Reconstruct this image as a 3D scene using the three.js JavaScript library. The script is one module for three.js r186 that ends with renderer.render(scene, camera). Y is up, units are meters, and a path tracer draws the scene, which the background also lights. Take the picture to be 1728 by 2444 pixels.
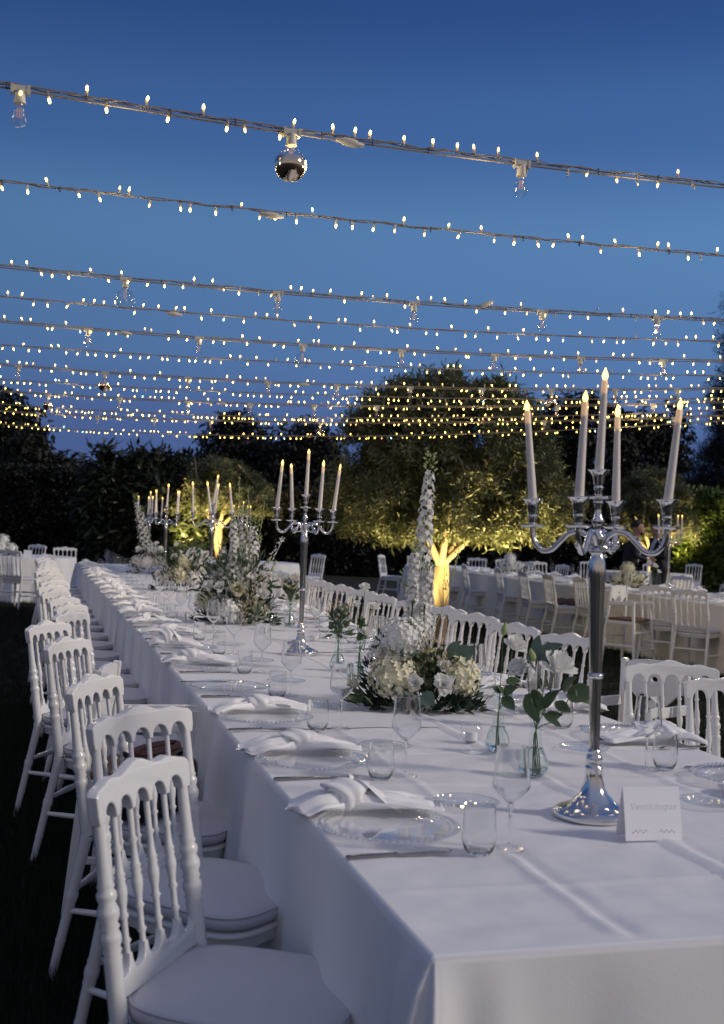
import * as THREE from 'three';
import { mergeGeometries, mergeVertices } from 'three/addons/utils/BufferGeometryUtils.js';
import { RoundedBoxGeometry } from 'three/addons/geometries/RoundedBoxGeometry.js';
import { MarchingCubes } from 'three/addons/objects/MarchingCubes.js';
import { ImprovedNoise } from 'three/addons/math/ImprovedNoise.js';

// ---------------------------------------------------------------- camera, sky, evening glow, exposure
const scene = new THREE.Scene();
const EYE = 1.4324;
const camera = new THREE.PerspectiveCamera(47.65, 724 / 1024, 0.05, 900);
camera.rotation.order = 'YXZ';
camera.position.set(0, EYE, 0);
camera.rotation.set(0.01469, 0, 0.0382);
camera.focus = 4.6;
camera.userData.fStop = 5;
const renderer = new THREE.WebGLRenderer({ antialias: true });
renderer.toneMapping = THREE.LinearToneMapping;
renderer.toneMappingExposure = 1.0;
renderer.shadowMap.enabled = true;
{
  // dusk sky: deep blue ahead, a belt of grey-blue at its foot, the afterglow behind the viewer
  const W = 512, H = 256, data = new Float32Array(W * H * 4);
  const stops = [ // elevation (deg), colour ahead
    [-90, [.010, .013, .020]], [-2, [.03, .045, .09]], [0, [.064, .105, .250]], [4, [.073, .124, .305]], [9, [.086, .182, .385]],
    [14, [.090, .205, .415]], [19, [.050, .125, .325]], [25, [.024, .070, .230]], [45, [.055, .095, .235]], [90, [.16, .18, .28]]];
  const back = [[-90, [.010, .013, .020]], [-2, [.08, .08, .09]], [0, [.31, .25, .22]], [6, [.32, .27, .26]], [14, [.24, .235, .28]],
    [28, [.20, .225, .33]], [50, [.17, .205, .34]], [75, [.15, .175, .28]], [90, [.16, .18, .28]]];
  const at = (S, e) => { let i = 0; while (i < S.length - 2 && e > S[i + 1][0]) i++; let t = (e - S[i][0]) / (S[i + 1][0] - S[i][0]); t = Math.min(1, Math.max(0, t)); t = t * t * (3 - 2 * t); return S[i][1].map((c, k) => c + (S[i + 1][1][k] - c) * t); };
  for (let j = 0; j < H; j++) for (let i = 0; i < W; i++) {
    const az = ((i + .5) / W - .5) * 2 * Math.PI, el = ((j + .5) / H - .5) * 180;
    const dx = Math.cos(az), dz = Math.sin(az);
    // the glow lies behind the viewer, to the right
    const g = (dx * .45 + dz * .893);
    let k = Math.min(1, Math.max(0, (g + .48) / 1.1)); k = k * k * (3 - 2 * k);
    const f = at(stops, el), b = at(back, el), o = (j * W + i) * 4;
    const side = 1 + .16 * Math.max(-1, Math.min(1, dx * 2));    // the right of the view is a little paler than the left
    for (let c = 0; c < 3; c++) data[o + c] = f[c] * side * (1 - k) + b[c] * k;
    data[o + 3] = 1;
  }
  const sky = new THREE.DataTexture(data, W, H, THREE.RGBAFormat, THREE.FloatType);
  sky.mapping = THREE.EquirectangularReflectionMapping; sky.colorSpace = THREE.LinearSRGBColorSpace;
  sky.magFilter = sky.minFilter = THREE.LinearFilter; sky.wrapS = THREE.RepeatWrapping; sky.needsUpdate = true;
  scene.background = sky; scene.environment = sky;
}
const glow = new THREE.DirectionalLight(new THREE.Color().setRGB(1, .89, .77), 1.6);
glow.position.set(32, 17, 3.5); glow.target.position.set(0, 0, -4);
glow.castShadow = true; glow.shadow.radius = 14;
glow.shadow.mapSize.set(2048, 2048);
Object.assign(glow.shadow.camera, { left: -14, right: 14, top: 14, bottom: -14, near: .5, far: 80 });
scene.add(glow, glow.target);

// ---------------------------------------------------------------- helpers
function rng(seed) { let a = seed >>> 0; return () => { a = (a + 0x6D2B79F5) | 0; let t = Math.imul(a ^ (a >>> 15), 1 | a); t = (t + Math.imul(t ^ (t >>> 7), 61 | t)) ^ t; return ((t ^ (t >>> 14)) >>> 0) / 4294967296; }; }
const R0 = rng(12345);
const perlin = new ImprovedNoise();
const V = (x, y, z) => new THREE.Vector3(x, y, z);
const lerp = (a, b, t) => a + (b - a) * t, clamp = (x, a = 0, b = 1) => Math.min(b, Math.max(a, x));
const smooth = (a, b, x) => { const t = clamp((x - a) / (b - a)); return t * t * (3 - 2 * t); };
const taken = new Map();
function numbered(n) { const k = taken.get(n) ?? 0; taken.set(n, k + 1); return k ? n + '_' + String(k).padStart(3, '0') : n; }
function tag(o, label, category, group, kind) { if (label) o.userData.label = label; if (category) o.userData.category = category; if (group) o.userData.group = group; if (kind) o.userData.kind = kind; return o; }
function thing(name, label, category, group) { const o = new THREE.Group(); o.name = numbered(name); scene.add(o); return tag(o, label, category, group); }
function part(name, g, m, parent) { const o = new THREE.Mesh(g, m); o.name = name; o.castShadow = o.receiveShadow = true; parent.add(o); return o; }
function single(name, g, m, label, category, group) { const o = part(numbered(name), g, m, scene); return tag(o, label, category, group); }
function struct(name, g, m) { const o = part(numbered(name), g, m, scene); o.userData.kind = 'structure'; return o; }
function copyOf(src, label, base) { const c = src.clone(); c.name = numbered(base ?? src.name.replace(/_\d{3}$/, '')); c.userData = { ...src.userData, label }; scene.add(c); return c; }
function clean(g) { if (!g.index) { const n = g.attributes.position.count, a = new Uint32Array(n); for (let i = 0; i < n; i++) a[i] = i; g.setIndex(new THREE.BufferAttribute(a, 1)); } if (!g.attributes.normal) g.computeVertexNormals(); for (const k of Object.keys(g.attributes)) if (k !== 'position' && k !== 'normal') g.deleteAttribute(k); g.morphAttributes = {}; return g; }
function merge(list, groups = false) { return mergeGeometries(list.map(clean), groups); }
const ORD = ['first', 'second', 'third', 'fourth', 'fifth', 'sixth', 'seventh', 'eighth', 'ninth', 'tenth', 'eleventh', 'twelfth', 'thirteenth', 'fourteenth', 'fifteenth', 'sixteenth', 'seventeenth', 'eighteenth', 'nineteenth', 'twentieth', 'twenty-first', 'twenty-second', 'twenty-third', 'twenty-fourth', 'twenty-fifth'];

// the banquet table's own axes: a runs away along its left edge from the near corner, b runs across it
const TH = Math.atan(.283), CX = .1347, CZ = 1.8677, TOP = .75;
const cT = Math.cos(TH), sT = Math.sin(TH);
const T = (a, b, y = 0) => V(CX - sT * a + cT * b, y, -(CZ + cT * a + sT * b));

// geometry builders
function lathe(p, seg = 20) { return new THREE.LatheGeometry(p.map(q => new THREE.Vector2(Math.max(q[0], 1e-4), q[1])), seg); }
const UPV = V(0, 1, 0);
function along(g, p0, p1) { const d = p1.clone().sub(p0), q = new THREE.Quaternion().setFromUnitVectors(UPV, d.clone().normalize()); return g.applyQuaternion(q).translate(p0.x, p0.y, p0.z); }
function turned(profile, p0, p1, seg = 10) { const L = p0.distanceTo(p1); return along(lathe(profile.map(([r, t]) => [r, t * L]), seg), p0, p1); }
function rod(p0, p1, r0, r1 = r0, seg = 8) { return along(new THREE.CylinderGeometry(r1, r0, p0.distanceTo(p1), seg, 1).translate(0, p0.distanceTo(p1) / 2, 0), p0, p1); }
function tube(pts, r, n = 20, seg = 6, closed = false) { return new THREE.TubeGeometry(new THREE.CatmullRomCurve3(pts, closed), n, r, seg, closed); }
function taperTube(pts, r0, r1, n = 16, seg = 7) { const c = new THREE.CatmullRomCurve3(pts), g = new THREE.TubeGeometry(c, n, 1, seg), p = g.attributes.position; for (let i = 0; i <= n; i++) { const o = c.getPointAt(i / n), r = lerp(r0, r1, i / n); for (let j = 0; j <= seg; j++) { const k = i * (seg + 1) + j; p.setXYZ(k, o.x + (p.getX(k) - o.x) * r, o.y + (p.getY(k) - o.y) * r, o.z + (p.getZ(k) - o.z) * r); } } return g; }
function grid(nu, nv, fn) { // surface from a function of u, v in 0..1
  const pos = [], idx = []; const v = V(0, 0, 0);
  for (let i = 0; i <= nu; i++) for (let j = 0; j <= nv; j++) { fn(i / nu, j / nv, v); pos.push(v.x, v.y, v.z); }
  for (let i = 0; i < nu; i++) for (let j = 0; j < nv; j++) { const a = i * (nv + 1) + j, b = a + nv + 1; idx.push(a, b, a + 1, b, b + 1, a + 1); }
  const g = new THREE.BufferGeometry(); g.setAttribute('position', new THREE.Float32BufferAttribute(pos, 3)); g.setIndex(idx); g.computeVertexNormals(); return g;
}
function tri(list) { const g = new THREE.BufferGeometry(); g.setAttribute('position', new THREE.Float32BufferAttribute(list.flat(), 3)); g.computeVertexNormals(); return clean(g); }
// a leaf lying along +x, folded a little along its midrib
function leaf(len, wid, bend = .15, fold = .12, n = 4, round = 1) {
  return grid(n, 2, (u, v, o) => { const w = Math.pow(Math.sin(Math.PI * Math.pow(clamp(u, .02, .985), round)), .8) * wid / 2, s = (v - .5) * 2; o.set(u * len, -bend * len * u * u + Math.abs(s) * fold * wid, s * w); });
}
const mtx = new THREE.Matrix4(), qt = new THREE.Quaternion(), eul = new THREE.Euler();
const placed = (g, x, y, z, rx = 0, ry = 0, rz = 0, s = 1) => g.clone().applyMatrix4(new THREE.Matrix4().compose(V(x, y, z), new THREE.Quaternion().setFromEuler(new THREE.Euler(rx, ry, rz, 'YXZ')), typeof s === 'number' ? V(s, s, s) : s));
function aim(g, p, dir, roll = 0, s = 1) { // turns +y to dir
  const q = new THREE.Quaternion().setFromUnitVectors(UPV, dir.clone().normalize()).multiply(new THREE.Quaternion().setFromAxisAngle(UPV, roll));
  return g.clone().applyMatrix4(new THREE.Matrix4().compose(p, q, V(s, s, s)));
}
function instanced(name, g, m, mats, parent, colors) {
  const o = new THREE.InstancedMesh(g, m, mats.length); mats.forEach((x, i) => o.setMatrixAt(i, x)); if (colors) colors.forEach((c, i) => o.setColorAt(i, c));
  o.name = name; o.castShadow = o.receiveShadow = true; parent.add(o); return o;
}

// ---------------------------------------------------------------- materials
const std = (r, g, b, rough = .6, o = {}) => { const { color, ...rest } = o; const m = new THREE.MeshPhysicalMaterial({ roughness: rough, side: THREE.DoubleSide, ...rest }); m.color.setRGB(r, g, b); return m; };
function noiseTex(size, fn, repeat) { const d = new Uint8Array(size * size * 4); for (let y = 0; y < size; y++) for (let x = 0; x < size; x++) { const v = clamp(fn(x / size, y / size)) * 255, o = (y * size + x) * 4; d[o] = d[o + 1] = d[o + 2] = v; d[o + 3] = 255; } const t = new THREE.DataTexture(d, size, size); t.wrapS = t.wrapT = THREE.RepeatWrapping; t.magFilter = t.minFilter = THREE.LinearFilter; if (repeat) t.repeat.set(repeat, repeat); t.needsUpdate = true; return t; }
const tileN = (u, v, f, s) => { const a = u * Math.PI * 2, b = v * Math.PI * 2; return .5 + .5 * perlin.noise(Math.cos(a) * f + s, Math.sin(a) * f + Math.cos(b) * f * 1.3, Math.sin(b) * f + s * 2); };
const weave = noiseTex(512, (u, v) => .5 + .10 * Math.sin(u * 402.12 + 3 * tileN(u, v, 2, 8)) + .10 * Math.sin(v * 402.12 + 3 * tileN(u, v, 2, 5)) + .5 * (tileN(u, v, 5, 3) - .5) + .4 * (tileN(u, v, 12, 9) - .5));
const MAT = {
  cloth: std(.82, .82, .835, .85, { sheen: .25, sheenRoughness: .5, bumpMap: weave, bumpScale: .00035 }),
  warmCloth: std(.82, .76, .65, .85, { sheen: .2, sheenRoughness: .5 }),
  napkin: std(.90, .90, .91, .5, { sheen: .4, sheenRoughness: .4 }),
  resin: std(.80, .80, .79, .26, { clearcoat: .5, clearcoatRoughness: .15 }),
  cushion: std(.62, .62, .66, .9, { sheen: .3, sheenRoughness: .6 }),
  piping: std(.58, .58, .62, .9),
  silver: std(.82, .80, .77, .12, { metalness: 1 }),
  steel: std(.34, .32, .31, .2, { metalness: 1 }),
  bronze: std(.30, .25, .22, .3, { metalness: 1 }),
  wax: std(.86, .80, .72, .45, {}),
  paneGlass: std(.975, .98, .98, .015, { transmission: 1, thickness: 0, ior: 1.6 }),
  solidGlass: std(.98, .99, .99, .015, { transmission: 1, thickness: .01, ior: 1.5 }),
  plateSolid: std(.97, .98, .98, .03, { transmission: 1, thickness: .01, ior: 1.5 }),
  plateGlass: std(.95, .955, .95, .03, { transmission: .95, thickness: 0, ior: 1.7 }),
  water: std(.99, 1, .99, 0, { transmission: 1, thickness: .05, ior: 1.33 }),
  petal: std(.90, .90, .86, .8, { transmission: .12, thickness: 0 }),
  cream: std(.86, .83, .62, .8, { transmission: .12, thickness: 0 }),
  yellow: std(.62, .36, .04, .8),
  leafGreen: std(.075, .125, .05, .5, { transmission: .2, thickness: 0 }),
  eucalyptus: std(.13, .20, .155, .6, { transmission: .15, thickness: 0 }),
  darkGreen: std(.022, .042, .022, .7),
  stem: std(.085, .14, .045, .6),
  bud: std(.36, .42, .18, .7),
  olive: std(.105, .125, .058, .5, { transmission: .42, thickness: 0 }),
  oliveBark: std(.21, .165, .115, .95),
  greenHedge: std(.075, .125, .022, .55),
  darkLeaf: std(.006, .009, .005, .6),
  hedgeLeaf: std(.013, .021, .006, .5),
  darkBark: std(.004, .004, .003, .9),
  cable: std(.26, .22, .17, .6),
  tie: std(.03, .03, .03, .6),
  plug: std(.55, .54, .50, .5),
  sleeve: std(.75, .66, .52, .4, { transmission: .3, thickness: 0 }),
  brownSeat: std(.12, .055, .02, .6),
  burgundy: std(.005, .002, .003, .6),
  burgundyRim: std(.022, .003, .006, .8),
  shawl: std(.10, .065, .07, .9),
  suit: std(.010, .010, .013, .8),
  skin: std(.42, .25, .18, .6),
  hair: std(.012, .009, .007, .7),
  lampBody: std(.03, .03, .03, .5),
};
const emit = (r, g, b, k) => { const m = new THREE.MeshStandardMaterial({ color: 0x221a10, roughness: .6 }); m.emissive.setRGB(r, g, b); m.emissiveIntensity = k; return m; };
MAT.led = emit(1, .74, .15, 13); MAT.ledDim = emit(1, .58, .20, 4.5); MAT.ledCool = emit(.5, .95, 1, 8);
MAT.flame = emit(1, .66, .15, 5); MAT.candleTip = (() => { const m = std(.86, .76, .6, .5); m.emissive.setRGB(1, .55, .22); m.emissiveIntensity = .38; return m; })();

// ---------------------------------------------------------------- lawn, hedges, trees
{
  const g = new THREE.PlaneGeometry(700, 700, 140, 140).rotateX(-Math.PI / 2), p = g.attributes.position;
  for (let i = 0; i < p.count; i++) { const x = p.getX(i), z = p.getZ(i), d = Math.hypot(x, z); p.setY(i, d < 60 ? -.004 : .25 * perlin.noise(x * .03, z * .03, 1) * smooth(60, 140, d) - .004); }
  g.computeVertexNormals();
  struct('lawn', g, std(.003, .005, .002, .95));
  const blades = []; const r = rng(5);
  for (let i = 0; i < 7; i++) { const a = r() * 6.28, b = r() * .03, h = .03 + r() * .03, w = .0022, x = Math.cos(a) * b, z = Math.sin(a) * b, lx = (r() - .5) * .03, lz = (r() - .5) * .03, c = r() * 6.28, wx = Math.cos(c) * w, wz = Math.sin(c) * w; blades.push([x - wx, 0, z - wz], [x + wx, 0, z + wz], [x + lx, h, z + lz]); }
  const m = [];
  const field = (n, f) => { for (let i = 0; i < n; i++) { const q = f(); m.push(new THREE.Matrix4().compose(q, new THREE.Quaternion().setFromAxisAngle(UPV, r() * 6.28), V(1, .7 + r() * .7, 1).multiplyScalar(.8 + r() * .8))); } };
  field(15000, () => T(.3 + r() * 7, -.25 - r() * 1.3)); field(20000, () => T(7 + r() * 15, -.2 - r() * 4.5)); field(26000, () => T(1.5 + r() * 17, 1.7 + r() * 5));
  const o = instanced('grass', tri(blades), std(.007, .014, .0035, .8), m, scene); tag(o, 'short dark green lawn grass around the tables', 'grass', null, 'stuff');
}
function sprigGeo(n, len, leafLen, leafWid, seed) { // a twig with paired narrow leaves, along +y
  const r = rng(seed), L = [];
  for (let i = 0; i < n; i++) { const t = (i + .6) / n, a = (i % 2) * Math.PI + (i >> 1) * 1.4 + r() * .5; const dir = V(Math.cos(a) * .8, .7, Math.sin(a) * .8); L.push(aim(leaf(leafLen * (.8 + .4 * r()), leafWid, .2, .1, 2).rotateZ(Math.PI / 2), V(0, t * len, 0), dir, r() * 3)); }
  return merge(L);
}
function clumpGeo(n, size, leafLen, leafWid, seed) { const r = rng(seed), L = []; for (let i = 0; i < n; i++) { const d = V(r() - .5, r() - .5, r() - .5); L.push(placed(leaf(leafLen * (.7 + .6 * r()), leafWid, .25, .1, 2), d.x * size, d.y * size, d.z * size, r() * 6.28, r() * 6.28, r() * 6.28)); } return merge(L); }
// leaves spread through a set of ellipsoids, thicker near their skins, with gaps
function crownMatrices(blobs, n, seed, gap = .0, shell = .55, cut = null) {
  const r = rng(seed), out = [], w = blobs.map(b => b.r[0] * b.r[1] * b.r[2]), tot = w.reduce((a, b) => a + b); let guard = 0;
  while (out.length < n && guard++ < n * 12) {
    let k = r() * tot, i = 0; while (k > w[i]) { k -= w[i]; i++; }
    const b = blobs[i], d = V(r() * 2 - 1, r() * 2 - 1, r() * 2 - 1); const l = d.length(); if (l > 1 || l < .01) continue; d.divideScalar(l);
    const rad = lerp(Math.cbrt(r()), Math.pow(r(), .12), shell); const bump = 1 + .16 * perlin.noise(d.x * 2.4 + seed, d.y * 2.4, d.z * 2.4);
    const p = V(b.c[0] + d.x * rad * b.r[0] * bump, b.c[1] + d.y * rad * b.r[1] * bump, b.c[2] + d.z * rad * b.r[2] * bump);
    if (cut && !cut(p)) continue;
    if (gap && (perlin.noise(p.x * 2.5 + seed, p.y * 2.5, p.z * 2.5) < gap - .5 || perlin.noise(p.x * 5.3 + seed, p.y * 5.3, p.z * 5.3) < gap * .5 - .25)) continue;
    const dir = d.clone().add(V((r() - .5) * 1.5, (r() - .35) * 1.2, (r() - .5) * 1.5)).normalize();
    const q = new THREE.Quaternion().setFromUnitVectors(UPV, dir).multiply(new THREE.Quaternion().setFromAxisAngle(UPV, r() * 6.28)), s = .75 + r() * .6;
    out.push(new THREE.Matrix4().compose(p, q, V(s, s, s)));
  }
  return out;
}
function tints(n, seed, lo = .75, hi = 1.3) { const r = rng(seed); return Array.from({ length: n }, () => { const k = lerp(lo, hi, r()); return new THREE.Color().setRGB(k * (.9 + .25 * r()), k, k * (.8 + .3 * r())); }); }
const oliveSprig = sprigGeo(8, .17, .085, .019, 3);
function oliveTree(x, depth, label, S, n, seed, blobs, lampOff, power, lampLabel) {
  const t = thing('olive_tree', label, 'olive tree', 'olive trees lit from below'); t.position.set(x, 0, -depth);
  const r = rng(seed), fork = 1.05 * S;
  const trunkG = [taperTube([V(0, -.05, 0), V(.02, .35 * S, .01), V(-.03, .7 * S, 0), V(0, fork + .1, 0)], .080 * S, .058 * S, 18, 12), taperTube([V(.03, .2, .02), V(.07, .55 * S, .03), V(.06, fork, 0)], .045 * S, .04 * S, 12, 9), lathe([[.17 * S, -.02], [.12 * S, .05], [.09 * S, .16], [.07 * S, .3]], 12)];
  const tg = merge(trunkG), tp = tg.attributes.position;
  for (let i = 0; i < tp.count; i++) { const X = tp.getX(i), Y = tp.getY(i), Z = tp.getZ(i), a = Math.atan2(Z, X), k = 1 + .10 * Math.sin(a * 5 + Y * 4) + .12 * perlin.noise(X * 14, Y * 6, Z * 14); tp.setX(i, X * k); tp.setZ(i, Z * k); }
  tg.computeVertexNormals(); part('trunk', tg, MAT.oliveBark, t);
  const nb = 6;
  for (let i = 0; i < nb; i++) { const a = i / nb * 6.28 + r() * .5, R = (1.0 + r() * .3) * S, base = V(0, fork * (.92 + .12 * r()), 0); const e = V(Math.cos(a) * R, fork + (.55 + .7 * r()) * S, Math.sin(a) * R); const mid = base.clone().lerp(e, .5).add(V(0, .12 * S, 0)); const bough = part('bough', merge([taperTube([base, mid, e], .05 * S, .014 * S, 10, 7), taperTube([mid, mid.clone().lerp(e, .5).add(V(.1, .3, .1)), mid.clone().add(V((r() - .5) * .9, .95 * S, (r() - .5) * .9))], .026 * S, .008 * S, 8, 6)]), MAT.oliveBark, t); }
  const ms = crownMatrices(blobs, n, seed, .42, .5, p => p.y > (1.22 + .16 * perlin.noise(p.x * 3, p.z * 3, seed) - .03 * Math.hypot(p.x, p.z)) * S + .26);
  const crown = instanced('crown', oliveSprig, MAT.olive, ms, t, tints(ms.length, seed + 1, .7, 1.35)); crown.userData.kind = 'stuff';
  spikeLamp(x, depth, S, lampOff, power, lampLabel);
  return t;
}
function spikeLamp(x, depth, S, lampOff, power, lampLabel, tx = 0, ty = 2.2) {
  const lp = thing('spike_lamp', lampLabel, 'lamp'); lp.position.set(x + lampOff[0], 0, -depth + lampOff[2]);
  const head = merge([aim(lathe([[.034, -.05], [.036, .05], [.040, .055], [.036, .058], [.033, .05]], 16), V(0, .13, 0), V(-lampOff[0] * .35, 1, -lampOff[2] * .35)), rod(V(0, -.03, 0), V(0, .11, 0), .006)]); part('lamp_body', head, MAT.lampBody, lp);
  part('lens', aim(new THREE.CylinderGeometry(.031, .031, .006, 16), V(0, .13, 0).add(V(-lampOff[0] * .35, 1, -lampOff[2] * .35).normalize().multiplyScalar(.045)), V(-lampOff[0] * .35, 1, -lampOff[2] * .35)), emit(1, .72, .28, 12), lp);
  const s = new THREE.SpotLight(new THREE.Color().setRGB(1, .75, .28), power, 0, .95, .6); s.position.set(x + lampOff[0], .22, -depth + lampOff[2]); s.target.position.set(x + tx, ty * S, -depth); s.castShadow = true; s.shadow.radius = 2; scene.add(s, s.target);
}
oliveTree(1.05, 15, 'large uplit olive tree with a broad domed crown between the two long tables', 1, 16000, 21,
  [{ c: [.12, 2.25, 0], r: [1.25, 1.15, 1.2] }, { c: [-.75, 1.85, .2], r: [.75, .62, .8] }, { c: [.95, 1.75, .1], r: [.72, .66, .8] }, { c: [-.45, 2.55, -.1], r: [.8, .75, .8] }, { c: [.35, 2.75, .1], r: [.72, .66, .7] }, { c: [.1, 1.75, .55], r: [.9, .45, .6] }, { c: [-.15, 1.8, -.6], r: [1.1, .55, .6] }], [-.55, 0, .30], 19, 'black garden spike lamp at the foot of the large olive tree');
spikeLamp(1.05, 15, 1, [.62, 0, .85], 62, 'black garden spike lamp at the right front of the large olive tree', .25, 2.6);
oliveTree(-4.05, 33, 'small uplit olive tree behind the far candelabras', 1.28, 6500, 22,
  [{ c: [0, 2.1, 0], r: [1.4, 1.05, 1.3] }, { c: [-.75, 1.75, .2], r: [.9, .6, .8] }, { c: [.8, 1.75, .1], r: [.85, .6, .8] }], [-.6, 0, 1.2], 130, 'black garden spike lamp at the foot of the olive behind the far candelabras');
oliveTree(7.75, 31, 'small uplit olive tree behind the two waiters', 1.05, 5500, 23,
  [{ c: [0, 2.25, 0], r: [1.0, .98, 1] }, { c: [.45, 1.7, .1], r: [.7, .6, .8] }, { c: [-.4, 1.75, .1], r: [.6, .5, .7] }], [.55, 0, .7], 110, 'black garden spike lamp at the foot of the olive behind the waiters');

const clumpA = clumpGeo(16, .55, .20, .085, 31), clumpB = clumpGeo(14, .5, .26, .08, 32), needle = clumpGeo(26, .5, .22, .02, 33), hedgeClump = clumpGeo(18, .28, .10, .05, 34);
function darkTree(x, depth, h, w, base, n, label, clump, mat, seed, shape = 'round') {
  const t = thing(shape === 'cone' ? 'cypress_tree' : shape === 'bush' ? 'laurel_bush' : 'dark_tree', label, shape === 'cone' ? 'conifer' : shape === 'bush' ? 'bush' : 'tree'); t.position.set(x, 0, -depth);
  const r = rng(seed), bl = [];
  part('trunk', taperTube([V(0, -.1, 0), V(.05, h * .4, 0), V(0, h * .8, 0)], .05 * w + .05, .03, 8, 8), MAT.darkBark, t);
  if (shape === 'cone') for (let i = 0; i < 7; i++) { const u = i / 6; bl.push({ c: [(r() - .5) * .2 * w, lerp(base + .1 * h, h * .93, u), 0], r: [w * .5 * (1 - .82 * u), h * .13, w * .5 * (1 - .82 * u)] }); }
  else { const H = h - base; bl.push({ c: [0, base + H * .5, 0], r: [w * .42, H * .46, w * .42] }); for (let i = 0; i < 7; i++) { const a = r() * 6.28; bl.push({ c: [Math.cos(a) * w * .28, base + H * (.3 + .5 * r()), Math.sin(a) * w * .2], r: [w * (.16 + .1 * r()), H * (.16 + .1 * r()), w * .2] }); } }
  const ms = crownMatrices(bl, n, seed, .18, .5); instanced('crown', clump, mat, ms, t, tints(ms.length, seed)).userData.kind = 'stuff';
  return t;
}
const sx = (px, d) => (px - 864) / 2766.4 * d; // metres to the right at a distance
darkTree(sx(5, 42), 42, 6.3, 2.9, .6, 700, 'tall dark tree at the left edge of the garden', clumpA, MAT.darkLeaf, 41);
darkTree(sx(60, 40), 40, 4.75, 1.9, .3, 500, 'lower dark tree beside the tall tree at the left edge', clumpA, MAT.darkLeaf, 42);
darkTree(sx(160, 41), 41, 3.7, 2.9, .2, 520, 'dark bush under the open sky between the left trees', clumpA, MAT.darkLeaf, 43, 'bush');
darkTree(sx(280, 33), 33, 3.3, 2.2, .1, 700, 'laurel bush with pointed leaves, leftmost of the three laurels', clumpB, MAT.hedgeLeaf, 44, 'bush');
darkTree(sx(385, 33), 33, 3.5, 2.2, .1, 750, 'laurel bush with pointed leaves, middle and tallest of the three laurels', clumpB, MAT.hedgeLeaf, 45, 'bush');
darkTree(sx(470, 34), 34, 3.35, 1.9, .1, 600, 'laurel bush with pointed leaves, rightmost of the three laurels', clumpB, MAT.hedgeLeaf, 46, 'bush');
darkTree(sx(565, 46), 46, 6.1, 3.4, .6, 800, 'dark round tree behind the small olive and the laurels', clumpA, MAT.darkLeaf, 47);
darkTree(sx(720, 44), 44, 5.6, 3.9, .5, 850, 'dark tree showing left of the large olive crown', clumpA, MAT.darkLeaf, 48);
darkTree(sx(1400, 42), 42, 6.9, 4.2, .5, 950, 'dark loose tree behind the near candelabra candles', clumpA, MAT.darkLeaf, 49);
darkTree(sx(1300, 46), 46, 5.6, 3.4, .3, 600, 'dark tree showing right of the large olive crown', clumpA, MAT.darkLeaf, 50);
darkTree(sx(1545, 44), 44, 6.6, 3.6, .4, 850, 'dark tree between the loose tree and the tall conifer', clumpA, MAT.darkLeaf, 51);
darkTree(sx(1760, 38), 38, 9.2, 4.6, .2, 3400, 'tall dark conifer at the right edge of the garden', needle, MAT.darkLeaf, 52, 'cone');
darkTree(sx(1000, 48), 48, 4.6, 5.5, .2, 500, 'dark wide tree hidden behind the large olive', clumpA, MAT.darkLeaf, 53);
function hedge(x0, d0, x1, d1, h, n, label, mat, seed) {
  const t = thing('hedge', label, 'hedge'); const r = rng(seed), a = V(x0, 0, -d0), b = V(x1, 0, -d1), dir = b.clone().sub(a), L = dir.length(); dir.normalize(); const nrm = V(-dir.z, 0, dir.x);
  const core = grid(Math.ceil(L * 2), 12, (u, v, o) => { const k = v * 3, off = k < 1 ? .28 : k < 2 ? lerp(.28, -.28, k - 1) : -.28, y = k < 1 ? k * (h - .2) : k < 2 ? h - .2 : (3 - k) * (h - .2); o.copy(a).addScaledVector(dir, u * L).addScaledVector(nrm, off + .08 * perlin.noise(u * L * 2, y * 2, seed)); o.y = y + .1 * perlin.noise(u * L * 1.5, seed, 0); });
  part('branches', core, MAT.darkBark, t);
  const ms = []; for (let i = 0; i < n; i++) { const u = r() * L, top = r() < .25, y = top ? h - .1 + .14 * perlin.noise(u * 1.2, seed, 3) : r() * h, off = top ? (r() - .5) * .8 : (r() < .75 ? 1 : -1) * (.32 + .12 * r() + .1 * perlin.noise(u * 1.3, y * 1.3, seed)); const p = a.clone().addScaledVector(dir, u).addScaledVector(nrm, off); p.y = y; ms.push(new THREE.Matrix4().compose(p, new THREE.Quaternion().setFromEuler(new THREE.Euler(r() * 6.28, r() * 6.28, r() * 6.28)), V(1, 1, 1).multiplyScalar(.8 + r() * .7))); }
  instanced('foliage', hedgeClump, mat, ms, t, tints(n, seed, .6, 1.3)).userData.kind = 'stuff';
}
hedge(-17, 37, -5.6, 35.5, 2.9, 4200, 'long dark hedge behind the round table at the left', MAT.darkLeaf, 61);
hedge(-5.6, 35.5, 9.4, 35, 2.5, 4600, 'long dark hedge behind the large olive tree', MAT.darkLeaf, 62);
hedge(8.9, 32, 16, 28.5, 2.75, 5200, 'green clipped hedge at the right edge behind the tables', MAT.greenHedge, 63);

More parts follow.
